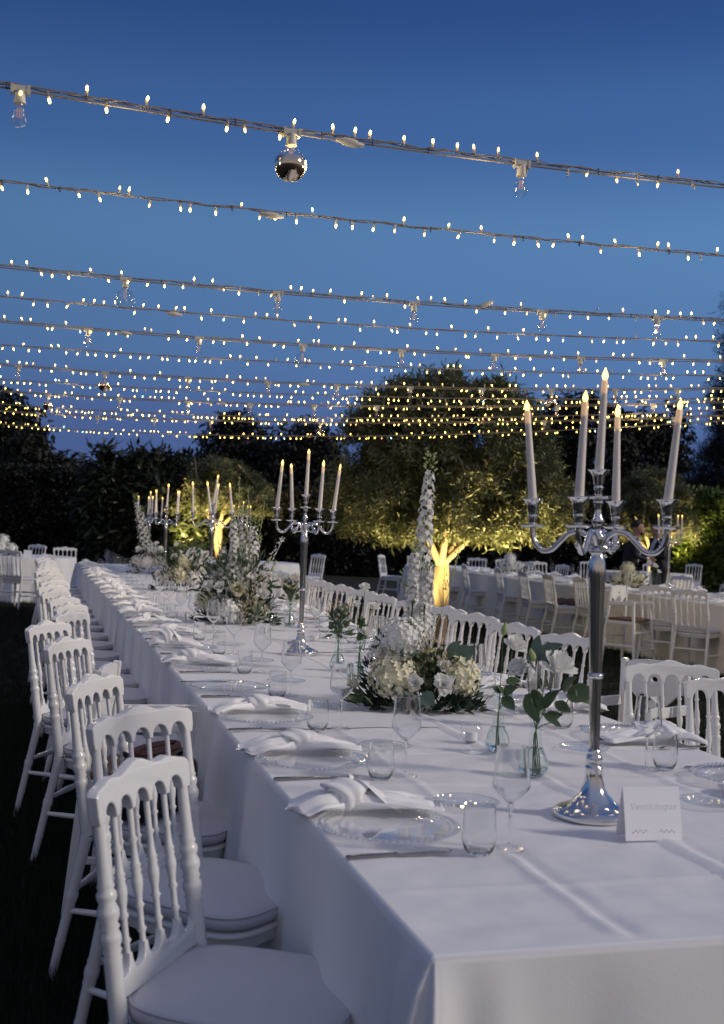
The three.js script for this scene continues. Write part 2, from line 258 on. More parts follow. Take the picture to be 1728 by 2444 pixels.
// ---------------------------------------------------------------- cloths
// A cloth over a table top given in the table's axes, hanging to the ground along the sides that are asked for.
function cloth(name, label, mat, a0, a1, b0, b1, sides, seed, o = {}) {
  const { step = .03, lift = 0, creases = [], F = T, group } = o;
  const rr = .014, top = TOP + lift, list = [];
  const ia0 = sides.near ? rr : 0, ib0 = sides.left ? rr : 0, ib1 = sides.right ? rr : 0, ia1 = sides.far ? rr : 0;
  const A0 = a0 + ia0, A1 = a1 - ia1, B0 = b0 + ib0, B1 = b1 - ib1;
  const na = Math.min(400, Math.ceil((A1 - A0) / step)), nb = Math.ceil((B1 - B0) / step);
  list.push(grid(na, nb, (u, v, q) => {
    const a = lerp(A0, A1, u), b = lerp(B0, B1, v); const m = smooth(0, .05, Math.min(a - A0 + (sides.near ? 0 : 1), A1 - a + (sides.far ? 0 : 1), b - B0 + (sides.left ? 0 : 1), B1 - b + (sides.right ? 0 : 1)));
    let y = .0045 * perlin.noise(a * 5, b * 3.1, .5) + .0032 * perlin.noise(a * 11, b * 8, 2) + .0013 * perlin.noise(a * 27, b * 21, .7) + .0007 * perlin.noise(a * 55, b * 48, .3);
    for (const c of creases) { const d = c.b !== undefined ? b - c.b - .004 * perlin.noise(a * 3, c.b, 4) : a - c.a - .004 * perlin.noise(b * 3, c.a, 5), along = c.b !== undefined ? smooth(c.from ?? -1, (c.from ?? -1) + .15, a) * (1 - smooth((c.to ?? 99) - .15, c.to ?? 99, a)) : 1; y += along * c.h * Math.exp(-((d / (c.w ?? .009)) ** 2)); }
    if (o.free) y -= lift * .95 * (1 - smooth(0, .012, b - B0));
    q.copy(F(a, b, top + y * m));
  }));
  // path of the hanging side: left from far to near, round the corner, along the near end, round, right from near to far
  const path = []; let s = 0; const push = (a, b, n0, n1, c) => { const l = path.at(-1); if (l) s += Math.hypot(a - l.a, b - l.b) + (c ? .012 : 0); path.push({ a, b, n0, n1, s, c }); };
  const st = step * .8, run = (p0, p1, n) => { const L = Math.hypot(p1[0] - p0[0], p1[1] - p0[1]), k = Math.max(2, Math.ceil(L / st)); for (let i = 0; i <= k; i++) push(lerp(p0[0], p1[0], i / k), lerp(p0[1], p1[1], i / k), n[0], n[1], false); };
  const corner = (a, b, f, t) => { for (let i = 1; i < 16; i++) { const w = lerp(f, t, i / 16); push(a, b, Math.cos(w), Math.sin(w), true); } };
  const cor = [];
  if (sides.far && sides.left) { run([A1, B1], [A1, B0], [1, 0]); cor.push([s]); corner(A1, B0, 0, -Math.PI / 2); }
  if (sides.left) run([A1, B0], [A0, B0], [0, -1]);
  if (sides.left && sides.near) { cor.push([s]); corner(A0, B0, -Math.PI / 2, -Math.PI); }
  if (sides.near) run([A0, B0], [A0, B1], [-1, 0]);
  if (sides.near && sides.right) { cor.push([s]); corner(A0, B1, Math.PI, Math.PI / 2); }
  if (sides.right) run([A0, B1], [A1, B1], [0, 1]);
  if (path.length) {
    const rows = []; for (let i = 0; i < 4; i++) rows.push([i / 3 * Math.PI / 2, 0]); const nr = 22; for (let i = 1; i <= nr; i++) rows.push([Math.PI / 2, i / nr]);
    list.push(grid(path.length - 1, rows.length - 1, (u, v, q) => {
      const P = path[Math.round(u * (path.length - 1))], [ph, d] = rows[Math.round(v * (rows.length - 1))];
      let out = rr * Math.sin(ph), y = top - rr + rr * Math.cos(ph) - d * (top - rr - .01);
      const near = Math.max(0, ...cor.map(c => Math.exp(-(((P.s - c[0] - .09) / .20) ** 2))));
      const S = P.s + .05 * perlin.noise(P.s * 2, d * 1.5, seed);
      let f = .020 * perlin.noise(S * 2.6, d * .35, seed + 7) + .012 * perlin.noise(S * 6.5, d * .5, seed + 3) + .005 * Math.sin(S * 21 + seed + 2 * perlin.noise(S * 2, 0, 9));
      out += near * .026 * Math.pow(d, .45) * Math.sin(P.s * 50 + seed + .8 * d) * (d > 0 ? 1 : 0);
      out += Math.pow(d, .75) * (.034 + f * 3.2 + near * .10) + .002 * perlin.noise(P.s * 9, d * 6, 2) * d;
      q.copy(F(P.a + P.n0 * out, P.b + P.n1 * out, y));
    }));
  }
  const g = mergeVertices(merge(list), 1e-5); g.computeVertexNormals(); planarUV(g);
  return single(name, g, mat, label, 'tablecloth', group);
}
const G1 = 'white cloths on the long main table';
cloth('tablecloth', 'white floor-length tablecloth on the near left end of the long main table', MAT.cloth, 0, 2.12, 0, .77, { left: 1, near: 1 }, 1, { step: .012, lift: .0, group: G1, creases: [{ b: .36, h: .0065, to: .62, w: .013 }, { b: .39, h: -.005, to: .7, w: .016 }, { b: .385, h: .006, from: .9, w: .011 }, { a: .33, h: .004 }, { a: 1.2, h: .005, w: .012 }, { a: 1.62, h: -.004, w: .012 }, { a: .14, h: -.0016, w: .02 }] });
cloth('tablecloth', 'white tablecloth, left side of the long table, from the skirt slit to the loose corner', MAT.cloth, 2.06, 6.95, 0, .77, { left: 1 }, 2.3, { lift: .003, group: G1, creases: [{ b: .37, h: .0015 }, { a: 3.4, h: .0014 }, { a: 5.0, h: .0012 }] });
cloth('tablecloth', 'white floor-length tablecloth on the far left half of the long main table', MAT.cloth, 6.9, 16.3, 0, .77, { left: 1, far: 1 }, 3.7, { step: .05, lift: .006, group: G1, creases: [{ a: 8.4, h: .0014 }, { a: 10, h: .0012 }] });
cloth('tablecloth', 'white floor-length tablecloth on the near right end of the long main table', MAT.cloth, .004, 4.42, .74, 1.5, { near: 1, right: 1 }, 5.1, { step: .014, lift: .003, free: 1, group: G1, creases: [{ b: .775, h: .006, w: .010 }, { b: .80, h: -.004, w: .012 }, { b: 1.12, h: .006, w: .011 }, { a: .33, h: .004 }, { a: 1.2, h: .005, w: .012 }, { a: 1.62, h: -.004, w: .012 }, { a: .14, h: -.0016, w: .02 }, { a: 2.9, h: .002 }] });
cloth('tablecloth', 'white floor-length tablecloth on the far right part of the long main table', MAT.cloth, 4.36, 16.3, .74, 1.5, { right: 1 }, 6.4, { step: .03, lift: .007, free: 1, group: G1, creases: [{ b: .775, h: .004, w: .01 }, { a: 6.2, h: .0014 }] });
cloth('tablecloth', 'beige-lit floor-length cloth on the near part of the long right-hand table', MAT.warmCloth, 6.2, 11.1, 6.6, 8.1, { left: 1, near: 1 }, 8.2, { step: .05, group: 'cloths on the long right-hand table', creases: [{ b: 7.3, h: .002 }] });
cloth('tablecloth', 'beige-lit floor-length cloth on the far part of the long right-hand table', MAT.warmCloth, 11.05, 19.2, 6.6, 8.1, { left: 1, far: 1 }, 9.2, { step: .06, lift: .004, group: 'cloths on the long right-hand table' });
function planarUV(g) { const p = g.attributes.position, n = g.attributes.normal, uv = new Float32Array(p.count * 2); for (let i = 0; i < p.count; i++) { const top = Math.abs(n.getY(i)) > .6; uv[i * 2] = (top ? p.getX(i) : p.getX(i) * .9 - p.getZ(i) * .9) / .22; uv[i * 2 + 1] = (top ? p.getZ(i) : p.getY(i)) / .22; } g.setAttribute('uv', new THREE.BufferAttribute(uv, 2)); return g; }
function roundCloth(x, depth, r, label, seed, mat = MAT.cloth) {
  const top = grid(8, 72, (u, v, o) => { const a = v * Math.PI * 2, k = u * r; o.set(x + Math.cos(a) * k, TOP + .001 * perlin.noise(Math.cos(a) * k * 5, Math.sin(a) * k * 5, seed) * (1 - u), -depth + Math.sin(a) * k); });
  const skirt = grid(180, 14, (u, v, o) => { const a = u * Math.PI * 2, f = Math.pow(v, .85) * (.05 + .055 * Math.sin(a * 13 + seed + 2 * perlin.noise(Math.cos(a) * 2, Math.sin(a) * 2, seed)) + .02 * Math.sin(a * 29)); const k = r + f; o.set(x + Math.cos(a) * k, TOP - v * (TOP - .01), -depth + Math.sin(a) * k); });
  return single('tablecloth', planarUV(merge([top, skirt])), mat, label, 'tablecloth');
}
roundCloth(-5.85, 19.9, .95, 'white cloth draped over the round table at the left edge, beyond the row of chairs', 3);
roundCloth(-2.0, 21.3, .88, 'white cloth on the distant round table beside the oval-backed chair', 4);
roundCloth(1.75, 23.2, .85, 'white cloth on the distant round table under the large olive crown', 5);
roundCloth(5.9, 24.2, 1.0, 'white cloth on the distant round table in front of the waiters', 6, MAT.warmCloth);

// ---------------------------------------------------------------- chairs
const backX = y => y < .44 ? -.19 : -.19 - .075 * (y - .44) / .46, bow = w => -.014 * (1 - (w / .2) ** 2);
const SUP = [-.185, -.111, -.037, .037, .111, .185];
const frontLegPts = z => [V(.185, .42, z * .95), V(.2, 0, z)];
function leaned(shape, thick, bev) { // an extruded board standing in the plane of the chair back
  const g = new THREE.ExtrudeGeometry(shape, { depth: thick - 2 * bev, bevelEnabled: true, bevelThickness: bev, bevelSize: bev, bevelOffset: -bev, bevelSegments: 3, curveSegments: 7, steps: 1 }); g.translate(0, 0, -(thick - 2 * bev) / 2);
  const p = g.attributes.position; for (let i = 0; i < p.count; i++) { const w = p.getX(i), y = p.getY(i), d = p.getZ(i); p.setXYZ(i, backX(y) + bow(w) + d, y, -w); }
  const m = mergeVertices(clean(g), 1e-5); m.deleteAttribute('normal'); const n = m.toNonIndexed(); n.computeVertexNormals(); return creased(n);
}
function creased(g) { // smooth normals except over sharp edges
  const p = g.attributes.position, nf = p.count / 3, fn = [], map = new Map(); const a = V(), b = V(), c = V();
  for (let f = 0; f < nf; f++) { a.fromBufferAttribute(p, f * 3); b.fromBufferAttribute(p, f * 3 + 1); c.fromBufferAttribute(p, f * 3 + 2); fn.push(b.clone().sub(a).cross(c.clone().sub(a))); for (let k = 0; k < 3; k++) { const q = f * 3 + k, h = [p.getX(q), p.getY(q), p.getZ(q)].map(x => Math.round(x * 1e5)).join(); (map.get(h) ?? map.set(h, []).get(h)).push(f); } }
  const out = new Float32Array(p.count * 3), s = V();
  for (let q = 0; q < p.count; q++) { const h = [p.getX(q), p.getY(q), p.getZ(q)].map(x => Math.round(x * 1e5)).join(), me = fn[Math.floor(q / 3)]; s.set(0, 0, 0); const ml = me.length() || 1; for (const f of map.get(h)) { const o = fn[f], l = o.length(); if (l && me.dot(o) / (ml * l) > .72) s.add(o); } s.normalize(); s.toArray(out, q * 3); }
  g.setAttribute('normal', new THREE.BufferAttribute(out, 3)); return clean(g);
}
function crestShape() {
  const s = new THREE.Shape(), bot = .829, arch = .862; const top = w => .896 + .028 * Math.exp(-((w / .066) ** 2)) + .012 * Math.exp(-(((Math.abs(w) - .128) / .034) ** 2)) - .012 * smooth(.192, .206, Math.abs(w));
  s.moveTo(-.200, bot); s.lineTo(SUP[0] + .012, bot);
  for (let i = 0; i < 5; i++) { const l = SUP[i] + (i ? .0072 : .012), r = SUP[i + 1] - (i < 4 ? .0072 : .012), m = (l + r) / 2, w = (r - l) / 2; if (i) s.lineTo(l, bot); s.bezierCurveTo(l + .001, bot + .021, m - w * .58, arch, m, arch); s.bezierCurveTo(m + w * .58, arch, r - .001, bot + .021, r, bot); }
  s.lineTo(.200, bot); s.lineTo(.205, bot + .02); for (let i = 0; i <= 48; i++) { const w = .206 - .412 * i / 48; s.lineTo(w, top(w)); } s.lineTo(-.205, bot + .02); return s;
}
function railShape() {
  const s = new THREE.Shape(), b = .487, pt = .558, dip = .522; s.moveTo(-.178, b); s.lineTo(.178, b); s.lineTo(.178, .585);
  for (let i = 5; i > 0; i--) { const r = SUP[i] - (i < 5 ? .006 : .012), l = SUP[i - 1] + (i > 1 ? .006 : .012), m = (l + r) / 2; s.lineTo(r, i === 5 ? .575 : pt); s.bezierCurveTo(r - .004, dip + .008, m + .018, dip, m, dip); s.bezierCurveTo(m - .018, dip, l + .004, dip + .008, l, i === 1 ? .575 : pt); }
  s.lineTo(-.178, .585); return s;
}
const outline = (th, k) => { const c = Math.cos(th), s = Math.sin(th), n = 4.2, r = Math.pow(Math.abs(c) ** n + Math.abs(s) ** n, -1 / n); const x = c * r * .205 * k, w = lerp(.187, .212, (c * r + 1) / 2); return [x * 1.08 + .014, s * r * w * 1.03 * k]; };
function seatRing(rows, seg = 56) { return grid(rows.length - 1, seg, (u, v, o) => { const [k, y] = rows[Math.round(u * (rows.length - 1))], [x, z] = outline(-v * Math.PI * 2, Math.max(k, .001)); o.set(x, y + (k > .5 ? 0 : 0), z); }); }
const CH = (() => {
  const spin = [[.0072, 0], [.0068, .10], [.0112, .125], [.0068, .15], [.0070, .27], [.0115, .295], [.0075, .32], [.0085, .36], [.0125, .44], [.0128, .48], [.0098, .53], [.0125, .545], [.0090, .56], [.0122, .58], [.0090, .60], [.0078, .66], [.0070, .74], [.0112, .765], [.0068, .79], [.0072, 1]];
  const post = [[.019, 0], [.0185, .30], [.020, .33], [.0175, .345], [.0205, .365], [.0175, .38], [.022, .41], [.0215, .44], [.017, .465], [.021, .48], [.017, .50], [.0225, .535], [.0225, .565], [.0165, .60], [.0205, .625], [.0205, .65], [.0155, .67], [.0185, .685], [.0155, .70], [.0135, .80], [.0122, 1]];
  const hind = [[.013, 0], [.0155, .26], [.0175, .275], [.0155, .29], [.0165, .50], [.0185, .515], [.0165, .53], [.020, .56], [.020, .60], [.0165, .62], [.019, .64], [.0165, .66], [.0185, .96], [.0215, .975], [.020, 1]];
  const fore = [[.012, 0], [.0145, .20], [.0175, .22], [.0145, .24], [.016, .42], [.019, .44], [.0155, .46], [.021, .50], [.021, .56], [.0155, .585], [.019, .60], [.017, .62], [.0185, .85], [.022, .88], [.020, .91], [.020, 1]];
  const w0 = .185;
  return {
    crest: leaned(crestShape(), .028, .005), rail: leaned(railShape(), .018, .003),
    posts: [-1, 1].map(s => merge([turned(hind, V(-.285, 0, s * .2), V(backX(.45) , .45, s * w0), 12), turned(post, V(backX(.45), .448, s * w0), V(backX(.83) , .83, s * w0), 12)])),
    legs: [-1, 1].map(s => turned(fore, V(.205, 0, s * .2), V(.185, .415, s * .19), 12)),
    spindles: SUP.slice(1, 5).map(w => turned(spin, V(backX(.55) + bow(w), .545, -w), V(backX(.83) + bow(w), .83, -w), 9)),
    frame: merge([seatRing([[.90, .40], [.96, .398], [.99, .404], [.99, .425], [1.02, .430], [1.03, .438], [1.0, .445], [.6, .446], [.01, .446]])]),
    cushion: seatRing([[.90, .447], [.985, .449], [1.02, .456], [1.03, .466], [1.022, .476], [.99, .484], [.93, .4885], [.8, .4925], [.5, .4955], [.2, .497], [.01, .497]]),
    piping: tube(Array.from({ length: 48 }, (_, i) => { const [x, z] = outline(i / 48 * Math.PI * 2, 1.012); return V(x, .4815, z); }), .0032, 96, 5, true),
    stretch: [[V(-.245, .215, .195), V(.195, .205, .196)], [V(-.245, .215, -.195), V(.195, .205, -.196)]].map(([a, b]) => turned([[.009, 0], [.011, .3], [.013, .48], [.013, .52], [.011, .7], [.009, 1]], a, b, 8)),
    cross: [[V(-.232, .275, .19), V(-.232, .275, -.19)], [V(.194, .25, .19), V(.194, .25, -.19)]].map(([a, b]) => turned([[.009, 0], [.011, .3], [.014, .48], [.014, .52], [.011, .7], [.009, 1]], a, b, 8)),
  };
})();
function buildChair() {
  const t = thing('spindle_back_chair', '', 'chair');
  part('crest_rail', CH.crest, MAT.resin, t); part('lower_rail', CH.rail, MAT.resin, t);
  CH.posts.forEach(g => part('back_post', g, MAT.resin, t)); CH.legs.forEach(g => part('front_leg', g, MAT.resin, t));
  CH.spindles.forEach(g => part('spindle', g, MAT.resin, t)); part('seat_frame', CH.frame, MAT.resin, t);
  const c = part('seat_cushion', CH.cushion, MAT.cushion, t); part('piping', CH.piping, MAT.piping, c);
  CH.stretch.forEach(g => part('side_stretcher', g, MAT.resin, t)); CH.cross.forEach(g => part('cross_stretcher', g, MAT.resin, t));
  return t;
}
let chair0 = null;
function chairAt(p, turn, label, group) {
  const c = chair0 ? copyOf(chair0, label, 'spindle_back_chair') : (chair0 = buildChair()); c.userData.label = label; c.userData.group = group;
  c.position.copy(p); c.rotation.y = turn; return c;
}
const DEG = Math.PI / 180, rc = rng(77);
{
  // left row: centres of the back's top, turn away from the table's normal
  const L = [[.735, -.372, 33], [1.46, -.31, 46], [2.13, -.395, 26], [3.36, -.45, 27], [4.16, -.52, 30], [4.84, -.39, 28], [5.42, -.375, 28], [6.06, -.40, 29]];
  for (let i = 0; i < 13; i++) L.push([6.74 + i * .69, -.42 - .05 * rc(), 29 + rc() * 7]);
  L.forEach(([a, b, al], i) => { const f = .235, ca = Math.cos(al * DEG), sa = Math.sin(al * DEG); chairAt(T(a - f * sa, b + f * ca), TH - al * DEG, i === 0 ? 'white spindle-back chair nearest to us, left of the long table' : `white spindle-back chair, ${ORD[i]} from the near end of the row left of the long table`, 'chairs along the left side of the long table'); });
  const Rr = [[2.12, 1.99, 72], [2.60, 1.99, 78], [3.86, 2.10, 22], [4.50, 2.06, 21], [5.22, 2.1, 26], [5.82, 2.12, 22], [6.45, 2.1, 22]];
  for (let i = 0; i < 12; i++) Rr.push([7.1 + i * .68, 2.02 + .06 * rc(), 18 + rc() * 8]);
  Rr.forEach(([a, b, al], i) => { const f = .235, ca = Math.cos(al * DEG), sa = Math.sin(al * DEG); chairAt(T(a - f * sa, b - f * ca), TH + Math.PI + al * DEG, `white spindle-back chair, ${ORD[i]} from the near end of the row right of the long table`, 'chairs along the right side of the long table'); });
  // long right-hand table, near side
  const N = [[8.2, 6.2, -30], [9.28, 6.2, -35], [10.09, 6.26, -38], [12.05, 6.29, 2], [12.7, 6.14, 5], [13.68, 6.2, 6], [15.0, 6.36, 8], [16.3, 6.3, 10], [17.6, 6.3, 6]];
  N.forEach(([a, b, al], i) => { const f = .235, ca = Math.cos(al * DEG), sa = Math.sin(al * DEG); chairAt(T(a - f * sa, b + f * ca), TH - al * DEG, `white spindle-back chair, ${ORD[i]} from the right on our side of the right-hand table`, 'chairs on our side of the long right-hand table'); });
  const F = [[9.4, 8.75, 10], [10.9, 8.7, 14], [12.3, 8.75, 8], [13.7, 8.75, 18], [15.1, 8.8, 12], [16.5, 8.75, 16], [17.9, 8.8, 10], [19.3, 8.75, 5]];
  F.forEach(([a, b, al], i) => { const f = .235, ca = Math.cos(al * DEG), sa = Math.sin(al * DEG); chairAt(T(a - f * sa, b - f * ca), TH + Math.PI + al * DEG, `white spindle-back chair, ${ORD[i]} from the right of the row behind the long right-hand table`, 'chairs behind the long right-hand table'); });
  // loose chairs round the far tables: place, the way the sitter would face
  const Q = [[-5.25, 17.9, 1.25, 'white spindle-back chair in front of the round table, cut by the left edge'], [-5.25, 20.7, 1.75, 'lone white spindle-back chair standing right of the round table at the far left'], [-6.1, 21.3, 4.3, 'white spindle-back chair behind the flowers on the round table at the far left'],
    [.68, 24.0, -.35, 'lone white spindle-back chair against the dark hedge left of the olive trunk'], [1.15, 24.6, 4.5, 'white spindle-back chair mostly hidden behind the tall white flower spire'], [2.4, 24.3, 4.4, 'white spindle-back chair at the back of the distant round table right of the olive trunk'],
    [3.05, 24.2, 4.7, 'white spindle-back chair left of the waiters, nearer to the olive trunk'], [3.6, 23.0, 4.9, 'white spindle-back chair left of the waiters, farther from the olive trunk'], [5.0, 25.2, 4.6, 'white spindle-back chair standing behind the near candelabra stem'], [6.35, 25.3, 4.4, 'white spindle-back chair directly in front of the waiters'], [7.6, 26.8, 4.0, 'white spindle-back chair against the green hedge, right of the waiters'], [8.4, 26.2, 4.1, 'white spindle-back chair against the green hedge at the right edge'], [-1.0, 22.3, 3.9, 'white spindle-back chair beyond the distant round table in the middle']];
  Q.forEach(([x, d, turn, label]) => chairAt(V(x, 0, -d), turn, label, 'loose chairs round the far tables'));
}
// wooden child's high chair
let high0 = null;
function highChair(p, turn, label) {
  let t;
  if (high0) t = copyOf(high0, label, 'high_chair'); else {
    t = high0 = thing('high_chair', label, 'high chair', 'wooden high chairs');
    const bar = (a, b, w = .028, h = .028) => { const L = a.distanceTo(b), g = new RoundedBoxGeometry(w, L, h, 2, .005); g.translate(0, L / 2, 0); return along(clean(g), a, b); };
    for (const s of [-1, 1]) { part('back_leg', bar(V(-.25, 0, s * .235), V(-.17, .99, s * .17), .034, .03), MAT.resin, t); part('front_leg', bar(V(.24, 0, s * .235), V(.17, .79, s * .185), .034, .03), MAT.resin, t); part('arm_rail', bar(V(-.19, .775, s * .192), V(.20, .785, s * .2), .05, .022), MAT.resin, t); part('side_rail', bar(V(-.232, .25, s * .222), V(.225, .25, s * .222), .03, .02), MAT.resin, t); part('side_rail', bar(V(-.20, .54, s * .20), V(.185, .54, s * .205), .04, .02), MAT.resin, t); }
    const s = new THREE.Shape(); s.moveTo(-.155, .84); s.bezierCurveTo(-.10, .84, -.09, .76, 0, .755); s.bezierCurveTo(.09, .76, .10, .84, .155, .84); s.lineTo(.155, .975); s.bezierCurveTo(.08, 1.0, -.08, 1.0, -.155, .975);
    const hole = new THREE.Path(); hole.absellipse(0, .90, .022, .016, 0, 6.28); s.holes.push(hole);
    const g = new THREE.ExtrudeGeometry(s, { depth: .014, bevelEnabled: true, bevelSize: .003, bevelThickness: .003, bevelSegments: 2, curveSegments: 12 }); g.rotateY(Math.PI / 2).translate(-.183, 0, 0); part('back_board', clean(g), MAT.resin, t);
    part('seat', clean(new RoundedBoxGeometry(.37, .03, .40, 3, .01).translate(0, .575, 0)), MAT.brownSeat, t);
    part('front_rail', bar(V(.205, .42, -.2), V(.205, .42, .2), .03, .02), MAT.resin, t); part('foot_rail', bar(V(.225, .2, -.22), V(.225, .2, .22), .05, .02), MAT.resin, t); part('back_rail', bar(V(-.218, .35, -.21), V(-.218, .35, .21), .03, .02), MAT.resin, t);
  }
  t.position.copy(p); t.rotation.y = turn; t.scale.setScalar(.9);
}
highChair(T(2.60, -.2), TH - 16 * DEG, 'white wooden high chair between the third and fourth chairs of the left row');
highChair(T(2.80, 1.93), TH + Math.PI + 30 * DEG, 'white wooden high chair behind the second chair of the right row');
highChair(T(10.2, 5.98), TH - 62 * DEG, 'white wooden high chair with a brown seat beside the long right-hand table');
{ // chair with a round solid back
  const t = thing('oval_back_chair', 'white chair with a solid oval back at the distant round table', 'chair'); t.position.set(-3.1, 0, -22.2); t.rotation.y = -1.2;
  part('backrest', clean(new THREE.SphereGeometry(1, 28, 18).scale(.022, .235, .215).rotateZ(.16).translate(-.22, .735, 0)), MAT.resin, t);
  part('seat', clean(new THREE.CylinderGeometry(.22, .21, .045, 28).translate(0, .455, 0)), MAT.resin, t);
  for (const [x, z] of [[-.17, -.15], [-.17, .15], [.16, -.15], [.16, .15]]) part('leg', rod(V(x * 1.15, 0, z * 1.15), V(x, .44, z), .013, .018, 10), MAT.resin, t);
  for (const z of [-.13, .13]) part('back_support', rod(V(-.17, .44, z), V(-.205, .6, z * .9), .014, .014, 8), MAT.resin, t);
}
{ // dark bag on the second chair's seat
  const t = thing('handbag', 'dark burgundy bag with a reddish rim standing on the third chair of the left row', 'bag'); t.position.copy(T(1.97, -.235, .497)); t.rotation.y = TH - 40 * DEG;
  const body = clean(new RoundedBoxGeometry(.13, .21, .29, 5, .045).translate(0, .105, 0)); const p = body.attributes.position; for (let i = 0; i < p.count; i++) { const y = p.getY(i), k = 1 - .25 * (y / .25) + .04 * perlin.noise(p.getX(i) * 20, y * 15, p.getZ(i) * 15); p.setX(i, p.getX(i) * k); p.setZ(i, p.getZ(i) * (1 - .08 * y / .25)); } body.computeVertexNormals(); part('body', body, MAT.burgundy, t);
  part('rim', tube(Array.from({ length: 20 }, (_, i) => { const a = i / 20 * 6.283; return V(Math.cos(a) * .04, .212, Math.sin(a) * .115); }), .011, 50, 7, true), MAT.burgundyRim, t);
  for (const s of [-1, 1]) part('handle', tube([V(s * .045, .19, -.07), V(s * .075, .20, -.06), V(s * .085, .15, 0), V(s * .075, .20, .06), V(s * .045, .19, .07)], .006, 20, 6), MAT.burgundy, t);
}
{ const g = grid(40, 18, (u, v, o) => { const a = v * 6.283, k = 1 + .12 * Math.sin(u * 16 + a * 2) + .1 * perlin.noise(u * 6, v * 5, 3); o.set(.055 * Math.cos(a) * k, .05 + .045 * Math.sin(a) * k, (u - .5) * .36 * (1 - .1 * Math.cos(a))); });
  const m = single('folded_shawl', g, MAT.shawl, 'dark folded shawl lying on a chair seat at the long right-hand table', 'shawl'); m.position.copy(T(12.75, 6.42, .497)); m.rotation.y = 1.2; }

// ---------------------------------------------------------------- candelabras and their candles
const CA = (() => {
  const flute = (g, n, k, y0, y1) => { const p = g.attributes.position; for (let i = 0; i < p.count; i++) { const y = p.getY(i); if (y < y0 || y > y1) continue; const x = p.getX(i), z = p.getZ(i), a = Math.atan2(z, x), f = 1 - k * (.5 + .5 * Math.cos(a * n)) * smooth(y0, y0 + .01, y) * (1 - smooth(y1 - .01, y1, y)); p.setX(i, x * f); p.setZ(i, z * f); } g.computeVertexNormals(); return g; };
  const pan = [[.001, .0], [.012, .0005], [.024, .001], [.030, .004], [.0325, .0075], [.031, .0085], [.024, .004], [.012, .004], [.008, .008]];
  const cup = [[.007, .006], [.0105, .012], [.008, .018], [.0115, .024], [.012, .028], [.0095, .032], [.0125, .036], [.0135, .044], [.0145, .052], [.017, .060], [.0215, .066], [.0262, .0695], [.0262, .0715], [.021, .070], [.0135, .062], [.0125, .052], [.001, .050]];
  const arm = [V(.012, .664, 0), V(.024, .682, 0), V(.046, .695, 0), V(.072, .690, 0), V(.096, .668, 0), V(.118, .648, 0), V(.140, .646, 0), V(.158, .662, 0), V(.166, .684, 0), V(.167, .703, 0)];
  return {
    base: lathe([[.001, 0], [.094, 0], [.098, .003], [.098, .012], [.094, .018], [.086, .022], [.083, .024], [.074, .026], [.056, .034], [.048, .040], [.046, .044], [.034, .056], [.026, .074], [.0215, .094], [.020, .112], [.022, .116], [.022, .121], [.018, .124]], 56),
    knop: lathe([[.016, .123], [.0135, .128], [.019, .132], [.0205, .140], [.0185, .148], [.0145, .152], [.0165, .156], [.0165, .160], [.0135, .163]], 40),
    column: flute(lathe([[.0132, .162], ...Array.from({ length: 30 }, (_, i) => { const t = i / 29, y = .165 + t * .40; return [lerp(.0128, .0198, Math.pow(t, 1.25)), y]; }), [.0208, .585], [.0206, .605], [.0190, .622], [.0160, .634], [.0135, .640]], 96), 14, .05, .168, .59),
    ring: lathe([[.0150, .336], [.0190, .339], [.0195, .343], [.0190, .347], [.0150, .350]], 40),
    hub: lathe([[.014, .638], [.019, .643], [.020, .650], [.013, .657], [.0115, .664], [.017, .672], [.017, .684], [.010, .692], [.0085, .703], [.012, .712], [.0165, .720], [.0125, .728], [.0085, .738], [.0075, .752], [.010, .762], [.0125, .768], [.0075, .776]], 28),
    stemPan: lathe(pan.map(([r, y]) => [r, y + .774]), 36), stemCup: lathe(cup.map(([r, y]) => [r, y + .776]), 30),
    arm: merge([tube(arm, .0068, 44, 10), tube([V(.014, .66, 0), V(.03, .652, 0), V(.05, .652, 0), V(.058, .662, 0), V(.052, .668, 0)].map(v => v.applyAxisAngle(UPV, Math.PI / 4)), .0042, 18, 7), clean(new THREE.SphereGeometry(.0075, 12, 8).translate(.052, .667, 0).rotateY(Math.PI / 4))]),
    pan: lathe(pan.map(([r, y]) => [r, y + .702]), 36).translate(.167, 0, 0), cup: lathe(cup.map(([r, y]) => [r, y + .704]), 30).translate(.167, 0, 0),
    candle: lathe([[.0112, 0], [.0110, .02], [.0074, .220], [.0074, .233], [.0060, .2365], [.001, .2375]], 20), tip: lathe([[.00775, .19], [.00755, .234], [.006, .2385], [.001, .239]], 18),
    flame: lathe([[.001, 0], [.0045, .003], [.0064, .009], [.0055, .015], [.0028, .022], [.0006, .028]], 14).translate(0, .237, 0),
  };
})();
let cand0 = null;
